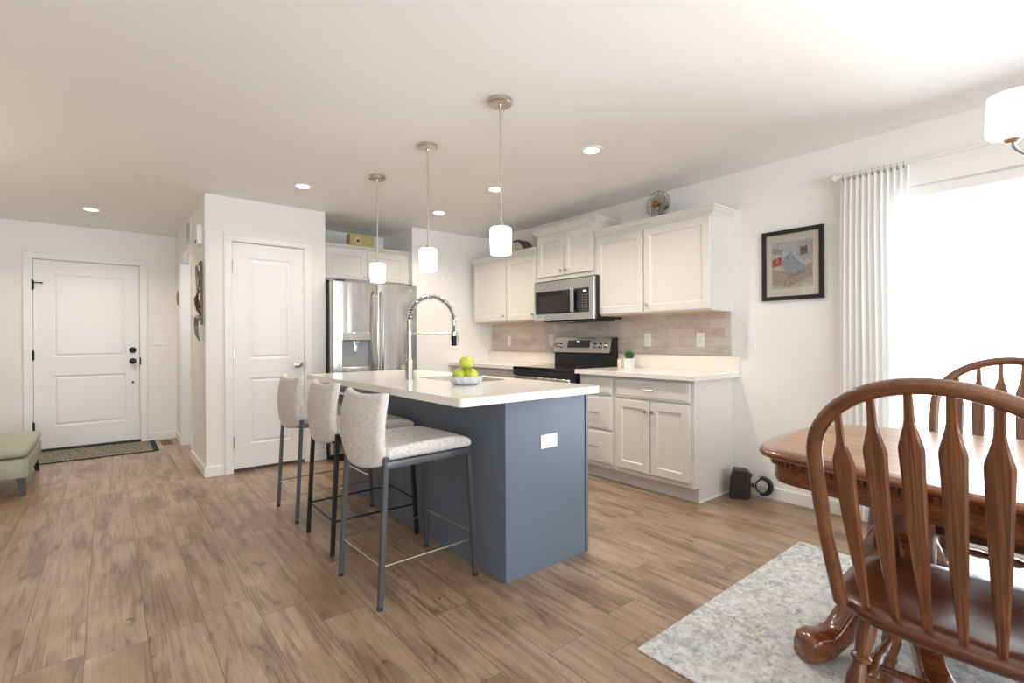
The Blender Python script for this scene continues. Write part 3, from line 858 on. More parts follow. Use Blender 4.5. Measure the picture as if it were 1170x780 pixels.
for k, (x, y, rz, lab) in enumerate(((1.172, 2.228, .03, 'grey tweed bar stool nearest the outlet end of the island, seat in full view'),
                                     (1.212, 2.892, -.01, 'grey tweed bar stool with shade-darkened legs between the two others at the island'),
                                     (1.205, 3.530, .01, 'grey tweed bar stool farthest along the island, in front of the white pantry door'))):
    o = stool if k == 0 else copy_tree(stool)
    o.location = (x, y, 0); o.rotation_euler = (0, 0, rz); o['label'] = lab
    if k == 1:
        for ch in list(o.children):
            if ch.name.startswith(('leg', 'seat_frame', 'footrest')):
                ch.data = ch.data.copy(); ch.data.materials[0] = M['blackmetal']  # shade on the middle stool put into its frame colour

# ------------------------------------------------------------------ refrigerator
fr = thing('refrigerator', 'stainless french door refrigerator with ice dispenser in the wall alcove', 'refrigerator', (1.667, 4.725, 0))
W_ = .905
MB().box(.012, W_-.012, .085, .87, .03, 1.745, .004).finish('case', M['blackmetal'], fr)
def bulged(mb, w_, amt, n=14, keep=None):
    for k in range(1, n):
        x = w_*k/n
        bmesh.ops.bisect_plane(mb.b, geom=mb.b.verts[:]+mb.b.edges[:]+mb.b.faces[:], plane_co=mb.M @ Vector((x, 0, 0)), plane_no=(mb.M.to_3x3() @ Vector((1, 0, 0))))
    inv = mb.M.inverted()
    for v in mb.b.verts:
        p = inv @ v.co
        if p.y < .055: p.y -= amt*(1-(2*p.x/w_-1)**2); v.co = mb.M @ p
HW = .450
mb = MB(T(0, 0, .74)); mb.panel_slab(HW, 1.01, .08, [(.088, .375, .162, .435)], [(.004, .004), (.012, .050)], .008); bulged(mb, HW, .016)
dl = mb.finish('left_door', M['steel'], fr, smooth=.5)
mb = MB(T(W_-HW, 0, .74)); mb.panel_slab(HW, 1.01, .08, [], [], .008); bulged(mb, HW, .016)
dr = mb.finish('right_door', M['steel'], fr, smooth=.5)
mb = MB(T(0, 0, .07)); mb.panel_slab(W_, .66, .08, [], [], .008); bulged(mb, W_, .02)
dz = mb.finish('freezer_drawer', M['steel'], fr, smooth=.5)
# dispenser
dg = mat('dispenser_grey_plastic', (.33, .345, .36), .35, .3)
mb = MB(); mb.box(.086, .377, -.019, .0, 1.173, 1.25, .004); dp = mb.finish('control_panel', M['steel_flat'], dl)
mb = MB(); mb.box(.096, .367, .030, .046, .912, 1.168); mb.finish('dispenser_back', dg, dl)
mb = MB(); mb.box(.205, .265, -.005, .03, 1.135, 1.17, .004); mb.box(.218, .252, .0, .022, 1.06, 1.14, .006); mb.finish('paddle', M['chrome'], dl)
mb = MB(); mb.box(.095, .368, -.012, .03, .902, .912, .003); mb.finish('drip_tray', M['steel_flat'], dl)
def fr_handle(x, parent, z0=.82, z1=1.66):
    pts = [(x, -.012, z0), (x, -.045, z0+.03)] + [(x, -.052-.022*math.sin(PI*k/10), z0+.05+(z1-z0-.1)*k/10) for k in range(11)] + [(x, -.045, z1-.03), (x, -.012, z1)]
    return MB().tube(pts, .0135, 10, flat=(1.0, .75), up=(1, 0, 0)).finish('handle', M['steel_flat'], parent, smooth=.8)
fr_handle(HW-.032, dl); fr_handle(W_-HW+.032, dr)
MB().tube([(.06, -.012, .655), (.075, -.05, .655)]+[(.09+.725*k/10, -.055-.018*math.sin(PI*k/10), .655) for k in range(11)]+[(W_-.075, -.05, .655), (W_-.06, -.012, .655)], .0135, 10).finish('handle', M['steel_flat'], dz, smooth=.8)
mb = MB(); mb.lathe([(.016, 0), (.016, .003), (0, .004)], (W_-.085, -.0085, 1.70), (0, -1, 0)); mb.finish('round_badge', M['chrome'], dr, smooth=.7)
mb = MB(); mb.box(.04, W_-.04, .06, .12, 0, .068); mb.finish('toe_grille', M['black'], fr)
for x0 in (.05, W_-.13):
    mb = MB(); mb.box(x0, x0+.08, .02, .10, 1.75, 1.765, .003); mb.finish('hinge_cover', M['black'], fr)

# ------------------------------------------------------------------ range
ra = thing('range', 'stainless electric range with black glass cooktop between the white base cabinets', 'range', (3.10, 3.742, 0), FX)
W_ = .803; D_ = .615
MB().box(.004, W_-.004, .03, D_, .02, .885, .003).finish('body', M['black'], ra)
mb = MB(); mb.box(0, W_, -.012, D_-.05, .885, .912, .006); ct = mb.finish('cooktop', M['blackglass'], ra)
mb = MB()
for cx, cy_, rr in ((.21, .15, .105), (.60, .15, .085), (.21, .42, .085), (.60, .42, .105)):
    mb.rings([[(cx+q*math.cos(2*PI*i/32), cy_+q*math.sin(2*PI*i/32), .9123) for i in range(32)] for q in (rr, rr-.003)], True, False, False)
mb.finish('burner_rings', mat('grey_burner_print', (.12, .12, .12), .3), ct)
mb = MB(); mb.box(0, W_, -.008, .03, .83, .884, .003); mb.finish('front_trim', M['black'], ra)
mb = MB(T(.012, -.01, .20)); mb.panel_slab(W_-.05, .62, .045, [(.08, W_-.13, .12, .46)], [(.004, .003)], .006); od = mb.finish('oven_door', M['steel'], ra)
mb = MB(); mb.box(.094, W_-.12, -.0085, -.0065, .322, .658); mb.finish('oven_window', M['blackglass'], od)
mb = MB(); mb.tube([(.05, -.052, .785), (W_-.088, -.052, .785)], .0145, 12)
for x in (.08, W_-.118): mb.cyl((x, -.012, .785), (x, -.05, .785), .009, n=10)
mb.finish('handle', M['steel_flat'], od, smooth=.7)
mb = MB(T(.012, -.008, .035)); mb.panel_slab(W_-.024, .155, .045, [], [], .005); mb.finish('storage_drawer', M['steel'], ra)
# backguard
mb = MB(); mb.prism([(D_-.06, .912), (D_-.0, .912), (D_, 1.188), (D_-.045, 1.188), (D_-.085, 1.04), (D_-.06, 1.03)], .012, W_-.005, 0, 'yz'); bgd = mb.finish('backguard', M['black'], ra)
# stainless fascia tilted on the backguard
A0 = Vector((.018, D_-.089, 1.040)); A1 = Vector((.018, D_-.047, 1.190)); up_ = (A1-A0); nn = Vector((0, -up_.z, up_.y)).normalized()
def fas(x, t, o=0.): return Vector((x, 0, 0)) + Vector((0, A0.y, A0.z)) + up_*t + nn*o
mb = MB(); mb.rings([[fas(.018, 0, .0), fas(W_-.03, 0, .0), fas(W_-.03, 1, .0), fas(.018, 1, .0)], [fas(.018, 0, .006), fas(W_-.03, 0, .006), fas(W_-.03, 1, .006), fas(.018, 1, .006)]])
fa_ = mb.finish('control_fascia', M['steel_flat'], bgd)
mb = MB(); mb.rings([[fas(x, t, o) for x, t in ((.215, .32), (.510, .32), (.510, .80), (.215, .80))] for o in (.0055, .0075)]); mb.finish('control_display', M['blackglass'], fa_)
mb = MB(); 
for i in range(9):
    for j in range(4):
        if j == 3 and 3 <= i <= 5: continue
        x = .238+i*.030; t = .38+j*.10
        mb.rings([[fas(x, t, .0078), fas(x+.012, t, .0078), fas(x+.012, t+.03, .0078), fas(x, t+.03, .0078)], [fas(x, t, .0081), fas(x+.012, t, .0081), fas(x+.012, t+.03, .0081), fas(x, t+.03, .0081)]])
mb.finish('key_markings', mat('grey_key_print', (.22, .19, .17), .5), fa_)
mb = MB(); mb.rings([[fas(x, t, o) for x, t in ((.335, .66), (.375, .66), (.375, .74), (.335, .74))] for o in (.0078, .0083)]); mb.finish('clock_digits', emit('lit_clock_digits', (.9, .95, 1), 1.5), fa_)
for x in (.050, .112, .572, .640, .712):
    k_ = MB(); p_ = fas(x, .47, .006); k_.lathe([(.026, 0), (.025, .006), (.019, .010), (.018, .028), (0, .030)], p_, nn, 20); kk = k_.finish('knob', M['steel_flat'], fa_, smooth=.6)
    k_ = MB(); q_ = p_ + nn*.030; u2 = up_.normalized(); ex = Vector((1, 0, 0))
    k_.rings([[q_-ex*.004-u2*.017, q_+ex*.004-u2*.017, q_+ex*.004+u2*.017, q_-ex*.004+u2*.017], [q_-ex*.003-u2*.016+nn*.008, q_+ex*.003-u2*.016+nn*.008, q_+ex*.003+u2*.016+nn*.008, q_-ex*.003+u2*.016+nn*.008]]); k_.finish('grip', M['steel_flat'], kk)

# ------------------------------------------------------------------ microwave
mw = thing('microwave', 'stainless over the range microwave hung under the short wall cabinet', 'microwave', (3.335, 3.70, 1.352), FX)
W_ = .80; D_ = XR-3.335-.012; Hh = .382
MB().box(.003, W_-.002, .022, D_, .004, Hh+.012, .003).finish('case', M['black'], mw)
mb = MB(T(0, 0, 0)); mb.panel_slab(W_-.005, Hh, .022, [(.022, W_-.065, .064, .29)], [(.002, .004)], .004); fc = mb.finish('front_frame', M['steel_flat'], mw)
mb = MB(); mb.box(.026, .60, -.002, .006, .068, .286, .002); gd = mb.finish('door_glass', M['blackglass'], fc)
mb = MB(); mb.box(.085, .485, -.0026, -.0018, .09, .245); mb.finish('mesh_screen', mat('grey_mesh_screen', (.03, .028, .027), .25, 0, .25), gd)
mb = MB(); mb.box(.605, W_-.068, -.001, .006, .068, .286, .001); cp = mb.finish('control_panel', M['blackglass'], fc)
mb = MB()
for i in range(3):
    for j in range(7): mb.box(.652+i*.026, .662+i*.026, -.0016, -.0009, .08+j*.023, .088+j*.023)
mb.finish('key_markings', mat('brown_key_print', (.26, .20, .16), .5), cp)
mb = MB(); mb.box(.668, .705, -.0018, -.0009, .252, .266); mb.finish('clock_digits', emit('lit_clock_digits', (.9, .95, 1), 1.5), cp)
mb = MB(); mb.box(.532, .572, -.034, -.024, .07, .287, .004); mb.box(.54, .564, -.026, .0, .075, .09); mb.box(.54, .564, -.026, .0, .267, .282); mb.finish('handle', M['steel_flat'], fc)
mb = MB(); mb.lathe([(.017, 0), (.017, .002), (0, .003)], (.335, -.0005, .335), (0, -1, 0)); mb.finish('round_badge', M['chrome'], fc, smooth=.7)
mb = MB(); mb.box(.12, W_-.06, .03, D_-.03, -.012, .004, .003); vt = mb.finish('vent_underside', M['blackmetal'], mw)
mb = MB(); mb.box(.30, .45, .05, .12, -.015, -.011); mb.finish('lamp_lens', M['white_plastic'], vt)
# ------------------------------------------------------------------ pendants
def make_pendant():
    r = thing('pendant_lamp', '', 'pendant lamp', (0, 0, H), 0, 'pendant lamps over the island')
    MB().lathe([(.066, 0), (.066, -.018), (.060, -.024), (.012, -.026), (.010, -.034), (0, -.035)], n=32).finish('canopy', M['nickel'], r, smooth=.6)
    MB().cyl((0, 0, -.03), (0, 0, -.655), .0048, n=10).finish('rod', M['nickel'], r, smooth=.6)
    MB().lathe([(.006, -.645), (.011, -.65), (.016, -.658), (.016, -.668), (.024, -.672)], n=20).finish('socket_cap', M['nickel'], r, smooth=.6)
    MB().lathe([(.020, -.668), (.050, -.674), (.0575, -.682), (.059, -.70), (.058, -.76), (.0555, -.812), (.053, -.818), (.050, -.812), (.054, -.70), (.02, -.672)], n=32, cap=False).finish('glass_shade', M['shade_lit'], r, smooth=.8)
    return r
pend = make_pendant()
for k, (x, y, lab) in enumerate(((1.622, 2.06, 'pendant lamp with white glass shade over the outlet end of the island'), (1.624, 2.831, 'pendant lamp with white glass shade hung in the middle of the three over the island'),
                                 (1.628, 3.615, 'pendant lamp with white glass shade at the refrigerator end of the island'))):
    o = pend if k == 0 else copy_tree(pend)
    o.location = (x, y, H); o['label'] = lab
# recessed downlights
def make_down():
    r = thing('downlight', '', 'ceiling light', (0, 0, H), 0, 'recessed ceiling downlights')
    MB().lathe([(.050, -.003), (.062, -.007), (.078, -.005), (.080, 0)], n=32, cap=False).finish('trim_ring', M['trim'], r, smooth=.7)
    MB().lathe([(.0, -.004), (.051, -.004)], n=32, cap=False).finish('lens', M['led'], r)
    return r
dn = make_down(); downs = []
for k, (x, y, lab) in enumerate(((-.111, 6.204, 'round lit downlight in the ceiling before the front door'), (1.25, 4.212, 'round lit downlight in the ceiling before the white pantry door'),
                  (2.536, 3.292, 'round lit downlight in the ceiling before the range, seen behind a pendant rod'), (2.564, 4.252, 'round lit downlight in the ceiling before the kitchen end wall'),
                  (2.522, 2.212, 'round lit downlight in the ceiling before the wall cabinet with the fan'))):
    o = dn if k == 0 else copy_tree(dn)
    o.location = (x, y, H); o['label'] = lab; downs.append(o)
for k, o in enumerate(downs):
    l = bpy.data.lights.new('downlight_lamp', 'AREA'); l.shape = 'DISK'; l.size = .10; l.energy = DOWNLIGHT_W*(1.0 if k == 0 else .5 if k == 1 else 1.); l.color = DOWNLIGHT_COL; l.spread = 2.4
    lo = bpy.data.objects.new('lamp', l); COL.objects.link(lo); lo.parent = o; lo.location = (0, 0, -.012)
l = bpy.data.lights.new('washroom_daylight_fill', 'POINT'); l.energy = 9; l.color = (.80, .90, 1); l.shadow_soft_size = .1  # added point light standing in for daylight inside the unseen washroom
lo = bpy.data.objects.new('washroom_daylight_fill', l); COL.objects.link(lo); lo.location = (1.5, 6.05, 1.7)

# chandelier over the dining table
cx, cy_ = 2.30, -.12
ch = thing('chandelier', 'brushed nickel chandelier with white glass shades over the dining table', 'chandelier', (cx, cy_, H))
MB().lathe([(.07, 0), (.07, -.02), (.05, -.03), (.01, -.034)], n=28).finish('canopy', M['nickel'], ch, smooth=.7)
MB().cyl((0, 0, -.03), (0, 0, -.50), .006, n=10).finish('stem', M['nickel'], ch, smooth=.7)
MB().lathe([(.006, -.48), (.02, -.50), (.024, -.56), (.018, -.66), (.03, -.70), (.022, -.76), (.008, -.79), (.012, -.80), (0, -.82)], n=24).finish('body', M['nickel'], ch, smooth=.7)
a0 = math.atan2(.193-cy_, 2.193-cx); RR = math.hypot(.193-cy_, 2.193-cx)
for k in range(5):
    a = a0 + k*2*PI/5; d = Vector((math.cos(a), math.sin(a), 0))
    pts = [d*.02+Vector((0, 0, -.70)), d*.10+Vector((0, 0, -.74)), d*(RR*.62)+Vector((0, 0, -.735)), d*(RR*.85)+Vector((0, 0, -.715)), d*(RR*.97)+Vector((0, 0, -.685)), d*RR+Vector((0, 0, -.655))]
    # smooth
    P_ = []
    for i in range(len(pts)-1):
        p0, p1, p2, p3 = pts[max(i-1, 0)], pts[i], pts[i+1], pts[min(i+2, len(pts)-1)]
        for q in range(6):
            t = q/6; P_.append(.5*((2*p1)+(p2-p0)*t+(2*p0-5*p1+4*p2-p3)*t*t+(3*p1-p0-3*p2+p3)*t**3))
    P_.append(pts[-1])
    arm = MB().tube(P_, .006, 8).finish('arm', M['nickel'], ch, smooth=.8)
    MB().lathe([(.012, -.665), (.022, -.655), (.022, -.648), (.015, -.645), (.015, -.62), (0, -.62)], d*RR, n=20).finish('socket', M['nickel'], arm, smooth=.6)
    MB().lathe([(.018, -.641), (.054, -.641), (.062, -.634), (.064, -.620), (.059, -.515), (.056, -.515), (.061, -.620), (.050, -.636)], d*RR, n=32, cap=False).finish('glass_shade', M['chand_lit'], arm, smooth=.8)

# ------------------------------------------------------------------ picture
pc = thing('framed_picture', 'black framed colourful street drawing on the wall left of the sheer curtain', 'picture', (XR, 1.4215, 1.69), FX)
pw, ph = .403, .497; fw = .028
mb = MB()
for a, b, c, d in ((-pw/2, pw/2, ph/2-fw, ph/2), (-pw/2, pw/2, -ph/2, -ph/2+fw), (-pw/2, -pw/2+fw, -ph/2+fw, ph/2-fw), (pw/2-fw, pw/2, -ph/2+fw, ph/2-fw)):
    mb.box(a, b, -.024, -.001, c, d, .002)
mb.finish('frame', M['black'], pc)
mb = MB(); mb.box(-pw/2+fw, pw/2-fw, -.010, -.002, -ph/2+fw, ph/2-fw); mb.finish('mat_board', mat('cream_mat_board', (.84, .80, .71), .7), pc)
def printm():
    m = mat('drawing_print', (.7, .7, .7), .7); t = NT(m); v = t.coords()
    n = t.noise(v, 26, 5, .7, 1.2); n2 = t.noise(v, 11, 3); 
    c = t.ramp(n2, [(.35, (.62, .62, .60)), (.5, (.70, .66, .60)), (.62, (.60, .66, .72))])
    k = t.ramp(n, [(.455, (0, 0, 0)), (.485, (1, 1, 1)), (.515, (0, 0, 0))])
    t.l(t.mix(t.math('MULTIPLY', k, .55), c, (.12, .12, .14)), t.b.inputs['Base Color']); return m
pq = printm(); mb = MB(); mb.box(-.135, .135, -.0115, -.0098, -.165, .165); pr = mb.finish('drawing', pq, pc)
def patch(nm, col, poly, k=0):
    m = mat(nm+'_ink', col, .7); t = NT(m); n = t.noise(t.coords(), 60, 4, .7)
    t.l(t.mix(t.math('MULTIPLY', t.ramp(n, [(.5, (0, 0, 0)), (.6, (1, 1, 1))]), .45), col, tuple(x*.35 for x in col)), t.b.inputs['Base Color'])
    mb = MB(); mb.prism(poly, -.0122-k*.0003, -.0114-k*.0003, 0, 'xz'); mb.finish(nm, m, pr)
patch('sky_patch', (.66, .68, .70), [(-.13, .16), (.13, .16), (.13, .03), (-.13, .03)])
patch('street_patch', (.52, .44, .37), [(-.13, -.03), (.02, -.05), (.13, .0), (.13, -.09), (-.02, -.16), (-.13, -.14)], 0)
patch('red_wall_patch', (.56, .14, .10), [(-.133, .045), (-.10, .05), (-.10, .02), (-.095, .02), (-.094, .055), (-.065, .06), (-.068, .0), (-.133, -.01)], 1)
patch('shop_patch', (.45, .47, .46), [(-.133, .13), (-.06, .11), (-.062, .075), (-.133, .09)], 1)
patch('house_patch', (.60, .56, .56), [(.03, .155), (.132, .15), (.132, .02), (.04, .03)], 1)
patch('house_window', (.20, .20, .20), [(.055, .115), (.10, .12), (.10, .065), (.055, .06)], 2)
patch('rider_patch', (.40, .47, .55), [(-.045, .06), (-.01, .085), (.015, .06), (.045, .02), (.085, -.02), (.07, -.05), (.01, -.035), (-.01, -.07), (-.035, -.04), (-.07, .0)], 2)
patch('cobble_patch', (.36, .34, .33), [(-.03, -.075), (-.005, -.06), (.02, -.07), (.09, -.04), (.085, -.06), (.0, -.095)], 2)
mb = MB(); mb.box(-pw/2+fw*.8, pw/2-fw*.8, -.0175, -.0155, -ph/2+fw*.8, ph/2-fw*.8); mb.finish('glass_front', M['glass'], pc)

# ------------------------------------------------------------------ curtain and rod
RZ, RX = 2.205, 3.655
rod = thing('curtain_rod', 'white metal curtain rod with knob end above the glass door', 'curtain rod', (RX, 0, RZ))
MB().cyl((0, 1.12, 0), (0, -1.28, 0), .0085, n=12).finish('pole', M['trim'], rod, smooth=.6)
fin_m = mat('cream_finial', (.70, .67, .58), .5)
for s, y in ((1, 1.12), (-1, -1.28)):
    MB().lathe([(.009, -.004), (.014, 0), (.014, .006), (.024, .014), (.026, .026), (.021, .038), (.0, .044)], (0, y, 0), (0, s, 0), 20).finish('finial', fin_m, rod, smooth=.7)
for y in (1.08, -1.24):
    mb = MB(); mb.tube([(XR-RX, y, -.005), (.02, y, -.005), (0, y, -.012), (-.012, y, 0)], .005, 8); mb.lathe([(.02, -.004), (.02, 0)], (XR-RX, y, -.005), (1, 0, 0)); mb.finish('bracket', M['trim'], rod, smooth=.7)
NR = 11
def cy(k, n): return 1.095 - (1.095-.752)*k/n
ringm = mat('grey_ring_metal', (.38, .37, .35), .35, .9)
# curtain: one pleated sheet
nU, nV = 264, 26
mb = MB(); V = []
rnd = [random.uniform(-1, 1) for _ in range(40)]
for j in range(nV+1):
    t = j/nV; z = RZ-.022 - t*(RZ-.022-.022); row = []
    for i in range(nU+1):
        u = i/nU
        spread = 1 + .04*t
        y = 1.10 - (.352*spread + .03*t*math.sin(3*t))*u + .012*t
        ph = 2*PI*u*11 + .9*math.sin(2.2*t+u*7)*t
        amp = .015*(1-.30*t) + .008*math.sin(u*17+3)*t
        x = RX + amp*math.sin(ph) + .008*math.sin(u*31+t*2)*t
        y += .007*math.cos(ph*1.0+.6)*min(1, t*6)
        x = min(x, XR-.03)
        row.append(mb.v((x, y, z)))
    V.append(row)
for j in range(nV):
    for i in range(nU): mb.f([V[j][i], V[j][i+1], V[j+1][i+1], V[j+1][i]])
cu = solo(mb, 'curtain', M['curtain'], 'sheer white pleated curtain drawn to the edge of the bright glass door', 'curtain', (RX, .93, .02), smooth=True)
for k in range(NR):
    y = cy(k+.25, NR)
    rg = MB(); rg.tube([(RX+.0125*math.cos(a), y, RZ+.0125*math.sin(a)-.002) for a in [2*PI*q/16 for q in range(16)]], .0016, 6, closed=True)
    rg.box(RX-.004, RX+.004, y-.005, y+.005, RZ-.030, RZ-.013, .001)
    rg.finish('ring_clip', ringm, cu, (RX, .93, .02))

# ------------------------------------------------------------------ plates, switches, vents
def plate(label, cat, loc, rz, horizontal=False, gang=1, kind='outlet', grp=None):
    r = thing('wall_outlet' if kind == 'outlet' else 'light_switch', label, cat, loc, rz, grp)
    w_, h_ = .070+.046*(gang-1), .115
    if horizontal: w_, h_ = h_, w_
    mb = MB(); mb.box(-w_/2, w_/2, -.006, 0, -h_/2, h_/2, .002); mb.finish('cover_plate', M['white_plastic'], r)
    rot = Matrix.Rotation(PI/2, 4, 'Y') if horizontal else Matrix.Identity(4)
    if kind == 'outlet':
        for s in (-1, 1):
            m = MB(rot @ T(0, 0, s*.020)); m.lathe([(.016, 0), (.016, .0075), (0, .0078)], (0, 0, 0), (0, -1, 0), 20); sk = m.finish('socket_face', M['white_plastic'], r, smooth=.5)
            m = MB(rot @ T(0, 0, s*.020))
            for x in (-.006, .006): m.box(x-.001, x+.001, -.0083, -.0076, -.001, .007)
            m.cyl((0, -.0083, -.007), (0, -.0076, -.007), .002, n=8); m.finish('slots', M['slot'], sk)
    else:
        for g in range(gang):
            x = (g-(gang-1)/2)*.046; m = MB(); m.box(x-.005, x+.005, -.013, -.005, -.010, .012, .002); m.finish('toggle', M['white_plastic'], r)
    return r
G = 'white outlets on the tile backsplash'
plate('white outlet on the tile next to the grass pot', 'outlet', (XR-.0092, 2.619, 1.163), FX, grp=G)
plate('white outlet on the tile under the wide cabinet door', 'outlet', (XR-.0092, 2.115, 1.163), FX, grp=G)
plate('white outlet on the tile beyond the range, toward the corner', 'outlet', (XR-.0092, 4.57, 1.16), FX, grp=G)
plate('white outlet on the tile just past the far edge of the range panel', 'outlet', (XR-.0092, 3.845, 1.165), FX, grp=G)
plate('white light switch on the bare wall under the framed picture', 'light switch', (XR, 1.713, 1.155), FX, kind='switch')
plate('wide white triple light switch beside the front door', 'light switch', (.484, YE, 1.187), 0, gang=3, kind='switch')
plate('white outlet set sideways in the blue island end', 'outlet', (1.753, IY0-.0002, .648), 0, True)

# return air grille, door chime, wall sculpture and plaque on the hall wall
rg = thing('return_air_grille', 'white slatted air grille high on the hall wall beside the chime box', 'air vent', (XP, 6.02, 2.295), FX)
mb = MB(); 
for a, b, c, d in ((-.2, .2, .085, .105), (-.2, .2, -.105, -.085), (-.2, -.18, -.085, .085), (.18, .2, -.085, .085)): mb.box(a, b, -.009, 0, c, d, .002)
mb.finish('grille_frame', M['trim'], rg)
mb = MB()
for k in range(11): mb.rings([[(-.18, -.008, -.08+k*.015), (.18, -.008, -.08+k*.015), (.18, -.001, -.072+k*.015), (-.18, -.001, -.072+k*.015)], [(-.18, -.007, -.0815+k*.015), (.18, -.007, -.0815+k*.015), (.18, 0, -.0735+k*.015), (-.18, 0, -.0735+k*.015)]])
mb.finish('louvres', M['trim'], rg)
dc = thing('door_chime', 'small white door chime box high on the hall wall', 'door chime', (XP, 5.12, 2.105), FX)
mb = MB(); mb.box(-.075, .075, -.045, 0, -.085, .085, .008); mb.finish('cover', M['white_plastic'], dc)
mb = MB()
for k in range(5): mb.box(-.05, .05, -.0465, -.0445, -.075+k*.007, -.072+k*.007)
mb.finish('grille_slots', M['slot'], dc)
# wall sculpture: scrolled metal hanging ornament (pieces share one mesh per colour)
ws = thing('metal_wall_ornament', 'grey and bronze scrolled metal ornament hanging on the hall wall', 'wall ornament', (XP, 5.03, 1.56), FX)
brz = mat('aged_bronze', (.13, .085, .06), .45, .7); pew = mat('grey_pewter', (.30, .29, .275), .4, .7)
mb = MB(); mb.tube([(.12, -.018, .29), (.12, -.018, -.25)], .006, 8); mb.tube([(-.12, -.02, .03), (.13, -.02, .045)], .006, 8)
mb.tube([(.04, -.02, .265), (.06, -.02, .285), (.10, -.02, .28), (.12, -.018, .25)], .006, 8); mb.finish('hanger_bar', brz, ws, smooth=.8)
mb = MB(); mb.tube([(-.06-.05*math.cos(a)*s_, -.02, .17+.10*math.sin(a)*s_) for a, s_ in [(PI*2.4*k/30-1.5, .25+.75*k/30) for k in range(31)]], .0065, 8, flat=(1, .8))
mb.tube([(-.10, -.022, .28), (-.02, -.03, .26), (.03, -.03, .16), (.0, -.025, .05), (-.08, -.02, .03)], [.004, .007, .009, .007, .004], 10); mb.finish('crescent_scroll', pew, ws, smooth=.8)
mb = MB(); mb.tube([(-.10, -.02, .03), (-.06, -.03, -.02), (.0, -.03, -.07), (.06, -.03, -.12), (.08, -.02, -.17)], [.004, .011, .013, .010, .004], 10)
mb.tube([(.0, -.03, -.05), (.05, -.035, -.03), (.09, -.03, -.05), (.10, -.025, -.11)], [.004, .007, .006, .003], 8); mb.finish('bronze_figure', brz, ws, smooth=.8)
mb = MB(); mb.tube([(.12, -.02, -.19), (.05, -.03, -.175), (-.03, -.03, -.19), (-.075, -.03, -.25), (-.06, -.028, -.33), (.0, -.02, -.385)], [.006, .012, .013, .010, .009, .004], 10)
mb.sphere((.10, -.028, -.192), .024, 12, 8, (1.2, .7, .8)); mb.finish('pewter_bird', pew, ws, smooth=.8)
for c_ in ws.children:
    for v_ in c_.data.vertices: v_.co.y *= 1.6
pl = thing('wall_plaque', 'tiny oval reddish plaque on the hall wall near the entry corner', 'wall plaque', (XP, 6.957, 1.674), FX)
mb = MB(); mb.lathe([(.055, 0), (.055, .006), (.045, .012), (.0, .013)], (0, 0, 0), (0, -1, 0), 24)
for v in mb.b.verts: v.co.z *= 1.5
mb.finish('backing', mat('terracotta', (.30, .15, .09), .6), pl, smooth=.7)
mb = MB(); mb.sphere((0, -.014, .0), .03, 12, 8, (1, .3, 1.3)); mb.finish('relief', mat('tan_relief', (.45, .33, .22), .6), pl, smooth=.8)

# ------------------------------------------------------------------ things on cabinets and worktops
# vintage desk fan
F0 = Vector((3.585, 2.385, 2.148))
fan = thing('desk_fan', 'vintage wire cage desk fan on top of the wide wall cabinet', 'fan', F0, math.radians(172))
teal = mat('teal_enamel', (.085, .125, .135), .35); cop = mat('copper_hub', (.42, .16, .075), .3, .9); wire = mat('dull_wire', (.22, .21, .185), .4, .8); bl_m = mat('grey_fan_blade', (.50, .46, .40), .4, .3)
# local +x = blowing direction
MB().lathe([(.062, 0), (.060, .012), (.045, .024), (.018, .034), (.013, .06)], n=28).finish('base', teal, fan, smooth=.7)
hz = .142
mb = MB(); mb.tube([(0, 0, .055), (-.02, 0, .085), (-.028, 0, hz-.03)], [.012, .010, .012], 10); mb.finish('neck', teal, fan, smooth=.8)
MB().lathe([(0, -.075), (.022, -.072), (.036, -.05), (.037, -.01), (.026, .006), (.01, .012)], (0, 0, hz), (1, 0, 0), 24).finish('motor', teal, fan, smooth=.7)
mb = MB()
RF = .112
for k in range(4):
    a = k*PI/2 + .5
    R_ = []
    for q in range(5):
        rr = .02+.072*q/4; wd = .018+.034*math.sin(PI*(q+.6)/5.2)
        da = Vector((0, math.cos(a), math.sin(a))); dt = Vector((0, -math.sin(a), math.cos(a)))
        c_ = Vector((.032, 0, hz)) + da*rr
        R_.append([c_ + dt*wd + Vector((.012, 0, 0)), c_ - dt*wd - Vector((.012, 0, 0)), c_ - dt*wd - Vector((.0135, 0, 0)), c_ + dt*wd + Vector((.0105, 0, 0))])
    bl = MB().rings(R_); bl.finish('blade', bl_m, fan, smooth=.6)
mb = MB()
def circ(r_, x): return [(x, r_*math.cos(2*PI*i/36), hz+r_*math.sin(2*PI*i/36)) for i in range(36)]
for r_, x in ((RF, .035), (.100, .065), (.100, .005), (.028, .072)): mb.tube(circ(r_, x), .0019, 5, closed=True)
for k in range(14):
    a = 2*PI*k/14; b_ = a+.35
    e = lambda r_, x, an: (x, r_*math.cos(an), hz+r_*math.sin(an))
    mb.tube([e(.028, .072, a), e(.07, .073, a+.18), e(.100, .064, b_), e(RF, .035, b_), e(.100, .006, b_), e(.05, -.002, b_)], .0014, 5)
mb.finish('wire_cage', wire, fan, smooth=.8)
MB().lathe([(0, .082), (.018, .080), (.026, .074), (.026, .062), (.016, .045), (.016, .02)], (0, 0, hz), (1, 0, 0), 20).finish('hub', cop, fan, smooth=.7)
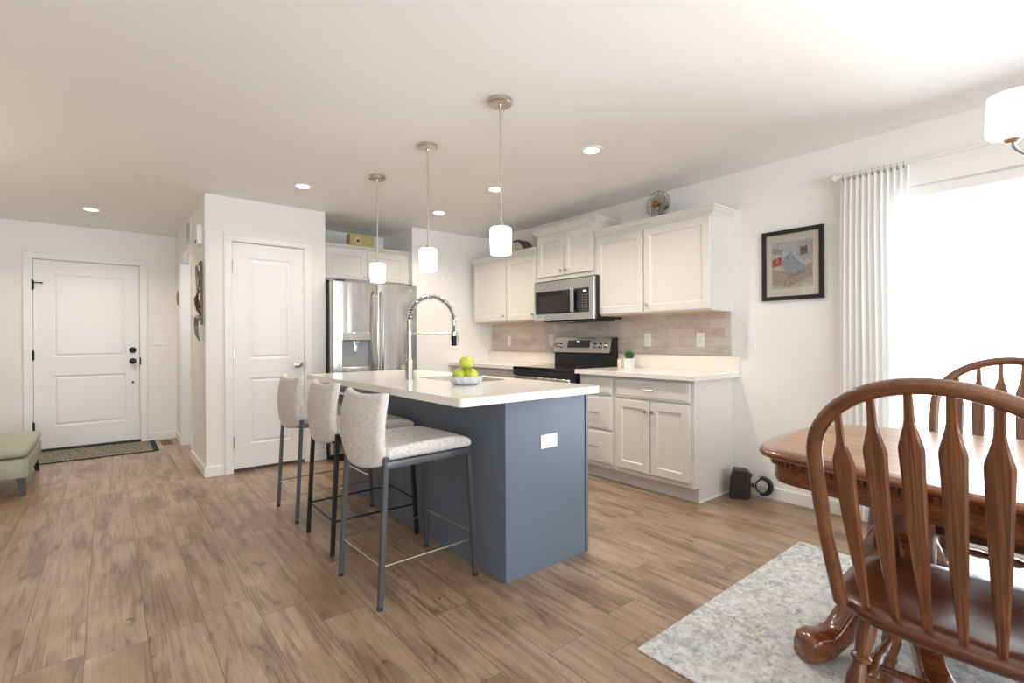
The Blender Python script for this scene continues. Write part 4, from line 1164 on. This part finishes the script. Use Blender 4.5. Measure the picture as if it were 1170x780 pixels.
# yellow tin box above the refrigerator
bx = thing('vintage_box_radio', 'yellow vintage box with round dial on top of the refrigerator cabinet', 'radio', (2.15, 5.17, 2.168), 0)
ylw = mat('mustard_yellow_tin', (.50, .42, .17), .5); crm = mat('cream_dial', (.66, .58, .36), .5); brn = mat('brown_dial_centre', (.15, .08, .05), .5)
MB().box(-.135, .135, 0, .10, 0, .155, .008).finish('case', ylw, bx)
mb = MB(); mb.lathe([(.042, 0), (.042, .010), (.030, .013), (.026, .006), (0, .006)], (-.048, .001, .080), (0, -1, 0), 28); d_ = mb.finish('dial_ring', crm, bx, smooth=.6)
mb = MB(); mb.lathe([(.018, .005), (.016, .014), (0, .015)], (-.048, .001, .080), (0, -1, 0), 20); mb.finish('dial_knob', brn, d_, smooth=.7)
mb = MB(); mb.lathe([(.040, 0), (.040, .006), (.034, .007), (0, .007)], (.072, .001, .078), (0, -1, 0), 28); d_ = mb.finish('dial_ring', ylw, bx, smooth=.6)
mb = MB(); mb.box(.045, .10, -.0095, -.006, .072, .084, .001); mb.finish('pointer', crm, d_)
# small house-shaped ornament on the corner wall cabinet
hb = thing('house_ornament', 'small white ornament with dark sloped lid on the corner wall cabinet', 'ornament', (3.55, 4.19, 2.118), FX)
MB().prism([(-.075, 0), (.06, 0), (.06, .095), (.0, .15), (-.075, .15)], 0, .13, .004, 'xz').finish('body', mat('cream_ornament', (.62, .53, .42), .5), hb)
mb = MB(); mb.prism([(-.08, .150), (.0, .150), (.095, .07), (.10, .078), (.004, .166), (-.08, .166)], -.012, .14, .002, 'xz'); mb.finish('sloped_lid', mat('dark_brown_lid', (.10, .065, .04), .5), hb)
mb = MB(); mb.box(.062, .085, .03, .10, .02, .07, .003); mb.finish('side_slot', M['slot'], hb)
mb = MB(); mb.box(-.02, .012, -.003, .003, .015, .065, .001); mb.finish('door_front', mat('tan_door', (.35, .25, .17), .6), hb)
# potted grass and white candle jar
pg = thing('potted_grass', 'small green grass plant in square white pot on the worktop', 'plant', (3.60, 2.728, .9145))
pot_m = mat('white_glazed_pot', (.82, .82, .82), .3)
mb = MB(); mb.rings([[(sx*q, sy_*q, z) for sx, sy_ in ((-1, -1), (1, -1), (1, 1), (-1, 1))] for q, z in ((.030, 0), (.036, .085), (.031, .085), (.030, .074))]); mb.finish('pot', pot_m, pg)
grm = mat('grass_blades', (.045, .15, .022), .5, Subsurface_Weight=0.0); mb = MB()
for k in range(260):
    a = random.uniform(0, 2*PI); r0 = random.uniform(0, .024); sp = random.uniform(.0, .052); hh = random.uniform(.055, .10)
    b0 = Vector((r0*math.cos(a), r0*math.sin(a), .072)); a2 = a+random.uniform(-.5, .5)
    tip = b0 + Vector((sp*math.cos(a2), sp*math.sin(a2), hh*(1-sp*5))); mid = (b0+tip)/2 + Vector((0, 0, .014))
    s_ = Vector((-math.sin(a2+.4*k), math.cos(a2+.4*k), 0))*.0019
    v1, v2, v3, v4, v5 = mb.v(b0-s_), mb.v(b0+s_), mb.v(mid+s_), mb.v(mid-s_), mb.v(tip)
    mb.f([v1, v2, v3, v4]); mb.f([v4, v3, v5])
tag(mb.finish('grass', grm, pg, merge=False), kind='stuff')
jr = thing('candle_jar', 'small cream textured candle jar standing between range and grass pot', 'candle jar', (3.635, 2.845, .9145))
jm = mat('cream_glass', (.80, .74, .64), .3); t_j = NT(jm); t_j.bump(t_j.noise(t_j.coords((1, 1, .5)), 90, 2), .6, .01)
MB().lathe([(.030, 0), (.034, .006), (.035, .05), (.033, .062), (.034, .078), (.030, .079), (.029, .03), (0, .03)], n=28).finish('jar', jm, jr, smooth=.6)
mb = MB(); mb.lathe([(.0285, .03), (.0285, .062), (0, .060)], n=24); mb.tube([(0, 0, .06), (.001, 0, .07)], .0008, 5); mb.finish('wax', mat('white_wax', (.86, .82, .74), .5), jr, smooth=.5)

# black device with ring on the floor by the end panel
gz = thing('black_ring_device', 'black plastic device with ring grip lying on the floor by the cabinet end', 'device', (3.595, 1.738, 0), math.radians(-62))
dk = mat('charcoal_plastic', (.022, .022, .026), .42)
poly = [(-.068, 0), (.062, 0), (.062, .195), (.050, .205), (-.040, .212), (-.062, .13)]
mb = MB(); mb.prism(poly, -.05, .06, .006, 'xz'); mb.finish('housing', dk, gz)
mb = MB()
for z in (.055, .13): mb.lathe([(.014, 0), (.013, .003), (.007, .004), (0, .002)], (-.004, -.0495, z+.01), (0, -1, 0), 14)
mb.finish('front_buttons', M['black'], gz, smooth=.6)
mb = MB(); mb.box(.060, .072, -.045, .055, .012, .19, .004)
for k in range(6): mb.box(.068, .078, -.03, .04, .03+k*.025, .042+k*.025, .003)
mb.finish('ribbed_back', M['black'], gz)
mb = MB(); mb.lathe([(.014, 0), (.016, .012), (.010, .016)], (.07, 0, .17), (1, 0, 0), 14); mb.finish('dial_knob', M['black'], gz, smooth=.7)
mb = MB(); mb.cyl((.07, 0, .10), (.10, 0, .10), .014, n=12); ringc = (.155, 0, .098)
mb.tube([(ringc[0]+.052*math.cos(a), 0, ringc[2]+.058*math.sin(a)) for a in [PI*.62-2*PI*.62*k/28 for k in range(29)]], [.011+.008*math.sin(PI*k/28) for k in range(29)], 10)
mb.tube([(ringc[0]+.046*math.cos(a), 0, ringc[2]+.05*math.sin(a)) for a in [2*PI*k/24 for k in range(24)]], .006, 8, closed=True)
mb.finish('ring_grip', M['black'], gz, smooth=.8)

# ------------------------------------------------------------------ rugs, bench
mb = MB(); mb.box(1.53, 3.05, -1.25, 1.128, .0005, .011, .004)
solo(mb, 'area_rug', M['rug'], 'pale cream and blue grey distressed rug under the dining table', 'rug', (2.29, -.06, 0))
em = thing('entry_mat', 'woven brown grey mat with dark border at the front door', 'mat', (-.10, 6.83, 0))
mb = MB(); mb.box(-.56, .478, -.335, .345, .0005, .009, .002); mb.finish('woven_field', M['mat'], em)
mb = MB(); mb.box(.478, .528, -.335, .345, .0005, .0095, .002); mb.box(-.61, -.56, -.335, .345, .0005, .0095, .002); mb.box(-.56, .478, -.345, -.335, .0005, .0095, .001); mb.finish('border', M['mat_edge'], em)
bn = thing('storage_bench', 'pale sage green tufted bench with black tapered legs at the picture edge', 'bench', (-.70, 5.745, 0))
bw, bl_ = .235, .515
MB().box(-bw+.012, bw-.012, -bl_+.012, bl_-.012, .135, .285, .012, 3).finish('upholstered_box', M['bench_fabric'], bn, smooth=.6)
mb = MB(); n_ = 5
# channel tufting as raised vertical pads on the box sides
for k in range(n_):
    y0 = -bl_+.02+k*(2*bl_-.04)/n_; y1 = y0+(2*bl_-.04)/n_-.006
    for s in (-1, 1): mb.box(min(s*(bw-.018), s*(bw-.004)), max(s*(bw-.018), s*(bw-.004)), y0, y1, .142, .278, .005)
for k in range(3):
    x0 = -bw+.02+k*(2*bw-.04)/3; x1 = x0+(2*bw-.04)/3-.006
    for s in (-1, 1): mb.box(x0, x1, min(s*(bl_-.018), s*(bl_-.004)), max(s*(bl_-.018), s*(bl_-.004)), .142, .278, .005)
mb.finish('channel_pads', M['bench_fabric'], bn, smooth=.6)
def lid(u, v, side):
    x = (-bw-.002)+(2*bw+.004)*u; y = (-bl_-.002)+(2*bl_+.004)*v
    if side == 0: return (x, y, .287)
    e = min(u, 1-u, v, 1-v); return (x, y, .362 + .018*min(1, e*5))
cushion_grid(lid, 6, 10, 'padded_lid', M['bench_fabric'], bn)
for sx in (-1, 1):
    for sy_ in (-1, 1):
        mb = MB(); mb.rings([[(sx*(bw-.05)+a*q+sx*dx, sy_*(bl_-.05)+b*q+sy_*dx, z) for a, b in ((-1, -1), (1, -1), (1, 1), (-1, 1))] for q, z, dx in ((.014, 0, .018), (.024, .14, 0))]); mb.finish('leg', M['darkwood'], bn)

# ------------------------------------------------------------------ dining table
RGZ = .0112
TX, TY = 2.30, -.35
tb = thing('dining_table', 'glossy dark oak double pedestal dining table with bowed end on the rug', 'dining table', (TX, TY, RGZ))
half = [(0, .915), (.12, .911), (.24, .897), (.33, .875), (.40, .838), (.438, .79), (.458, .73), (.485, .62), (.515, .50), (.545, .36), (.570, .20), (.585, .05), (.592, -.15), (.592, -.35)]
def outline(inset):
    q = [(x, y-TY) for x, y in half]
    pts = q + [(x, -y) for x, y in q[::-1][1:]]
    pts = pts + [(-x, y) for x, y in pts[::-1][1:-1]]
    # Catmull-Rom resample
    n = len(pts); P_ = []
    for i in range(n):
        p0, p1, p2, p3 = [Vector((*pts[(i+k) % n], 0)) for k in (-1, 0, 1, 2)]
        for k in range(3):
            t = k/3; P_.append(.5*((2*p1)+(p2-p0)*t+(2*p0-5*p1+4*p2-p3)*t*t+(3*p1-p0-3*p2+p3)*t**3))
    m = len(P_); R_ = []
    for i in range(m):
        d = (P_[(i+1) % m]-P_[i-1]).normalized(); nrm = Vector((d.y, -d.x, 0))
        R_.append(P_[i] + nrm*inset)
    return R_
tt = .76-RGZ
def rim(ins, z): return [(p.x, p.y, z) for p in outline(-ins)]
sgn = 1
a_ = outline(0); area = sum(a_[i].x*a_[(i+1) % len(a_)].y-a_[(i+1) % len(a_)].x*a_[i].y for i in range(len(a_)))
if area < 0:
    def rim(ins, z): return [(p.x, p.y, z) for p in outline(-ins)]
# choose inset direction by testing size
if max(p.x for p in outline(-.05)) > max(p.x for p in outline(0)):
    def rim(ins, z): return [(p.x, p.y, z) for p in outline(ins)]
mb = MB(); mb.rings([rim(.055, tt-.004), rim(.055, tt)], True, True, True); mb.finish('top_panel', M['oak_top'], tb, smooth=.4)
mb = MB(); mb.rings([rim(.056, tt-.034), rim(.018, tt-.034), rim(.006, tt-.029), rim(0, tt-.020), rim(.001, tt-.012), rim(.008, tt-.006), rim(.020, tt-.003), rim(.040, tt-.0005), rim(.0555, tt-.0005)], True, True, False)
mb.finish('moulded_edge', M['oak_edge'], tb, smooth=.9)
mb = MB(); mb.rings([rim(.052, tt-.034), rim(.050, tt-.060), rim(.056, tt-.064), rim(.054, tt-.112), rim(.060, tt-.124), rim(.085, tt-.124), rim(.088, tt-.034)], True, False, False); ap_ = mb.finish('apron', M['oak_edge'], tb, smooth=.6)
mb = MB(); o1 = rim(.040, 0); o2 = rim(.049, 0); m_ = len(o1); LO = []      # dentil band under the top edge
for i in range(m_):
    p, q, p2, q2 = Vector(o1[i]), Vector(o1[(i+1) % m_]), Vector(o2[i]), Vector(o2[(i+1) % m_]); k = max(1, int(round((q-p).length/.026)))
    for j in range(k):
        f0, f1 = j/k, (j+.55)/k
        LO += [p.lerp(q, f0), p.lerp(q, f1), p2.lerp(q2, f1), p2.lerp(q2, (j+1)/k)]
mb.rings([[(v.x, v.y, z) for v in LO] for z in (tt-.058, tt-.034)], True, False, False)
mb.finish('dentil_trim', M['oak_edge'], ap_, merge=False)
def pedestal(py, s):
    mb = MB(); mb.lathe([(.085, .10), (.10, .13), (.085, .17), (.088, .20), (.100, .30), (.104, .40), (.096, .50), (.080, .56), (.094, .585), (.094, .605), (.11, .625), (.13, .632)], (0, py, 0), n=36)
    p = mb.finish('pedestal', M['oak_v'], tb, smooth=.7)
    for ax in (-1, 1):
        for ay in (-1, 1):
            d = Vector((ax*.88, ay*.47, 0)).normalized(); q = d.cross(Vector((0, 0, 1)))
            pts = [(.05, .40, .09), (.10, .365, .09), (.15, .28, .09), (.20, .19, .08), (.25, .115, .062), (.30, .070, .046), (.34, .055, .044), (.38, .054, .050), (.415, .050, .046), (.435, .042, .030)]
            R_ = []
            for r_, z, hh in pts:
                c_ = Vector((0, py, 0)) + d*r_; wq = .040 if r_ < .33 else .048
                if r_ > .42: wq = .036
                R_.append([c_ + q*(wq*math.copysign(abs(math.cos(a))**.45, math.cos(a))) + Vector((0, 0, max(z + hh*math.copysign(abs(math.sin(a))**.45, math.sin(a)), .001))) for a in [2*PI*k/16 for k in range(16)]])
            MB().rings(R_).finish('foot', M['oak_edge'], p, smooth=.8)
pedestal(.50-TY, 1); pedestal(-1.20-TY, -1)
mb = MB(); mb.box(-.04, .04, -1.2-TY, .5-TY, .26, .33, .006); mb.finish('stretcher', M['oak_edge'], tb)
mb = MB(); mb.box(-.30, .30, -1.42-TY, -1.0-TY, .60, tt-.005, .006); mb.box(-.30, .30, .30-TY, .70-TY, .60, tt-.005, .006); mb.finish('top_support', M['oak_edge'], tb)

# ------------------------------------------------------------------ Windsor dining chairs
SZ = .44
def blade(p_fn, widths, th, name, m, parent):
    """arrow spindle: p_fn(t)->(centre, sideways, normal), widths [(t, half width)]"""
    mb = MB(); R_ = []
    for t, w_ in widths:
        c_, s_, n_ = p_fn(t); h = min(th, w_*.95)
        R_.append([c_+s_*w_, c_+s_*w_*.72+n_*h, c_-s_*w_*.72+n_*h, c_-s_*w_, c_-s_*w_*.72-n_*h, c_+s_*w_*.72-n_*h])
    mb.rings(R_); return mb.finish(name, m, parent, smooth=.5)
def turned(p0, p1, prof, name, parent, m=None, n=16):
    p0, p1 = Vector(p0), Vector(p1); L = (p1-p0).length
    return MB().lathe([(r_, t*L) for t, r_ in prof], p0, p1-p0, n).finish(name, m or M['oak_v'], parent, smooth=.8)
LEG = [(0, .014), (.06, .0165), (.20, .0205), (.27, .0155), (.285, .022), (.30, .0225), (.315, .016), (.33, .019), (.45, .0265), (.56, .0245), (.64, .017), (.66, .0165), (.672, .0245), (.695, .0255), (.712, .0175), (.74, .019), (.84, .024), (1, .020)]
STR = [(0, .009), (.12, .011), (.30, .017), (.36, .012), (.40, .019), (.5, .0205), (.60, .019), (.64, .012), (.70, .017), (.88, .011), (1, .009)]
def make_chair():
    r = thing('windsor_chair', '', 'chair', (0, 0, 0), 0, 'dark oak arrow back Windsor chairs at the dining table')
    # seat: saddle shaped, closed polar grid
    N_, K_ = 48, 8
    def rad(a):      # outline
        c_, s_ = math.cos(a), math.sin(a)
        ex = .245 if c_ > 0 else .265; ey = .279 + .008*c_
        p = 3.1 + .9*max(0, c_)
        q = (abs(c_/ex)**p + abs(s_/ey)**p)**(-1/p)
        return q
    mb = MB(); R_ = []
    def zt(x, y, f): return SZ + .010 - .020*math.exp(-((x+.05)/.13)**2-((abs(y)-.085)/.085)**2)*(1 if True else 0) - (.012*max(0, f-.86)/.14)
    for f in [0.02]+[k/K_*.97 for k in range(1, K_+1)]:
        R_.append([(f*rad(a)*math.cos(a), f*rad(a)*math.sin(a), zt(f*rad(a)*math.cos(a), f*rad(a)*math.sin(a), f)) for a in [2*PI*i/N_ for i in range(N_)]])
    for f, z in ((1.0, SZ-.012), (.995, SZ-.024), (.955, SZ-.036), (.85, SZ-.038), (.02, SZ-.038)):
        R_.append([(f*rad(a)*math.cos(a), f*rad(a)*math.sin(a), z) for a in [2*PI*i/N_ for i in range(N_)]])
    mb.rings(R_); mb.finish('seat', M['oak_x'], r, smooth=.9)
    # back: leaning surface; hoop and arrow spindles lie in it
    def bp(y, z):
        t = (z-SZ)/.61
        x = -.222 - .185*t - .030*(1-(y/.25)**2)*(1-.25*t)
        return Vector((x, y, z))
    zs = .845; b_ = .205
    hp = []
    for k in range(9):
        z = SZ-.005+(zs-SZ)*k/9; hp.append(bp(.226+.022*math.sin(PI*.5*min(1, (z-SZ)/.36)), z))
    for k in range(29):
        a = PI*k/28; hp.append(bp(.248*math.cos(a), zs+b_*math.sin(a)))
    for k in range(8, -1, -1):
        z = SZ-.005+(zs-SZ)*k/9; hp.append(bp(-(.226+.022*math.sin(PI*.5*min(1, (z-SZ)/.36))), z))
    MB().tube(hp, .0185, 10, flat=(1.0, 1.0)).finish('back_hoop', M['oak_hoop'], r, smooth=.7)
    for k in range(6):
        yb, yt = (k-2.5)*.0645+.006, (k-2.5)*.0715+.002
        zt_ = zs + b_*math.sqrt(max(0, 1-(yt/.248)**2)) - .012
        pb = bp(yb, SZ-.002); pb.x += .015; pt = bp(yt, zt_)
        def pf(t, pb=pb, pt=pt):
            c_ = pb.lerp(pt, t); d = (pt-pb).normalized(); s_ = Vector((0, 1, 0)); s_ = (s_-d*s_.dot(d)).normalized(); n_ = d.cross(s_)
            c_ = c_ - n_*(.012*math.sin(PI*t)) if n_.x > 0 else c_ + n_*(.012*math.sin(PI*t))
            return c_, s_, n_
        L = (pt-pb).length; sh = (L-.135)/L
        W_ = [(0, .0085), (.04, .0095), (.12, .0115), (.30, .0165), (.50, .0205), (sh-.06, .0235), (sh-.015, .0245), (sh, .0245), (sh+.012, .0235), (sh+.06, .0165), (sh+.085, .0130), (sh+.11, .0105), (sh+.145, .0095), (1, .0080)]
        blade(pf, W_, .0062, 'arrow_spindle', M['oak_v'], r)
    legs = {}
    for sx, nm in ((-1, 'r'), (1, 'f')):
        for s in (-1, 1):
            top = (sx*.145-.01, s*.175, SZ-.03); bot = (sx*.215-.03, s*.225, 0)
            legs[sx, s] = (Vector(bot), Vector(top)); turned(bot, top, LEG, 'leg', r)
    def lp(k, z): a, b = legs[k]; return a+(b-a)*(z/b.z)
    m1 = []
    for s in (-1, 1):
        a, b = lp((-1, s), .175), lp((1, s), .195); turned(a, b, STR, 'stretcher', r); m1.append((a+b)/2)
    turned(m1[0], m1[1], STR, 'stretcher', r)
    a, b = lp((-1, -1), .235), lp((-1, 1), .235); turned(a, b, STR, 'stretcher', r)
    return r
chair = make_chair()
chair.location = (1.772, .243, .0140); chair['label'] = 'dark oak arrow back chair in the foreground with its back to the viewer'
c2 = copy_tree(chair); c2.location = (2.66, .275, .0140); c2.rotation_euler = (0, 0, PI); c2['label'] = 'dark oak arrow back chair across the table before the bright glass door'
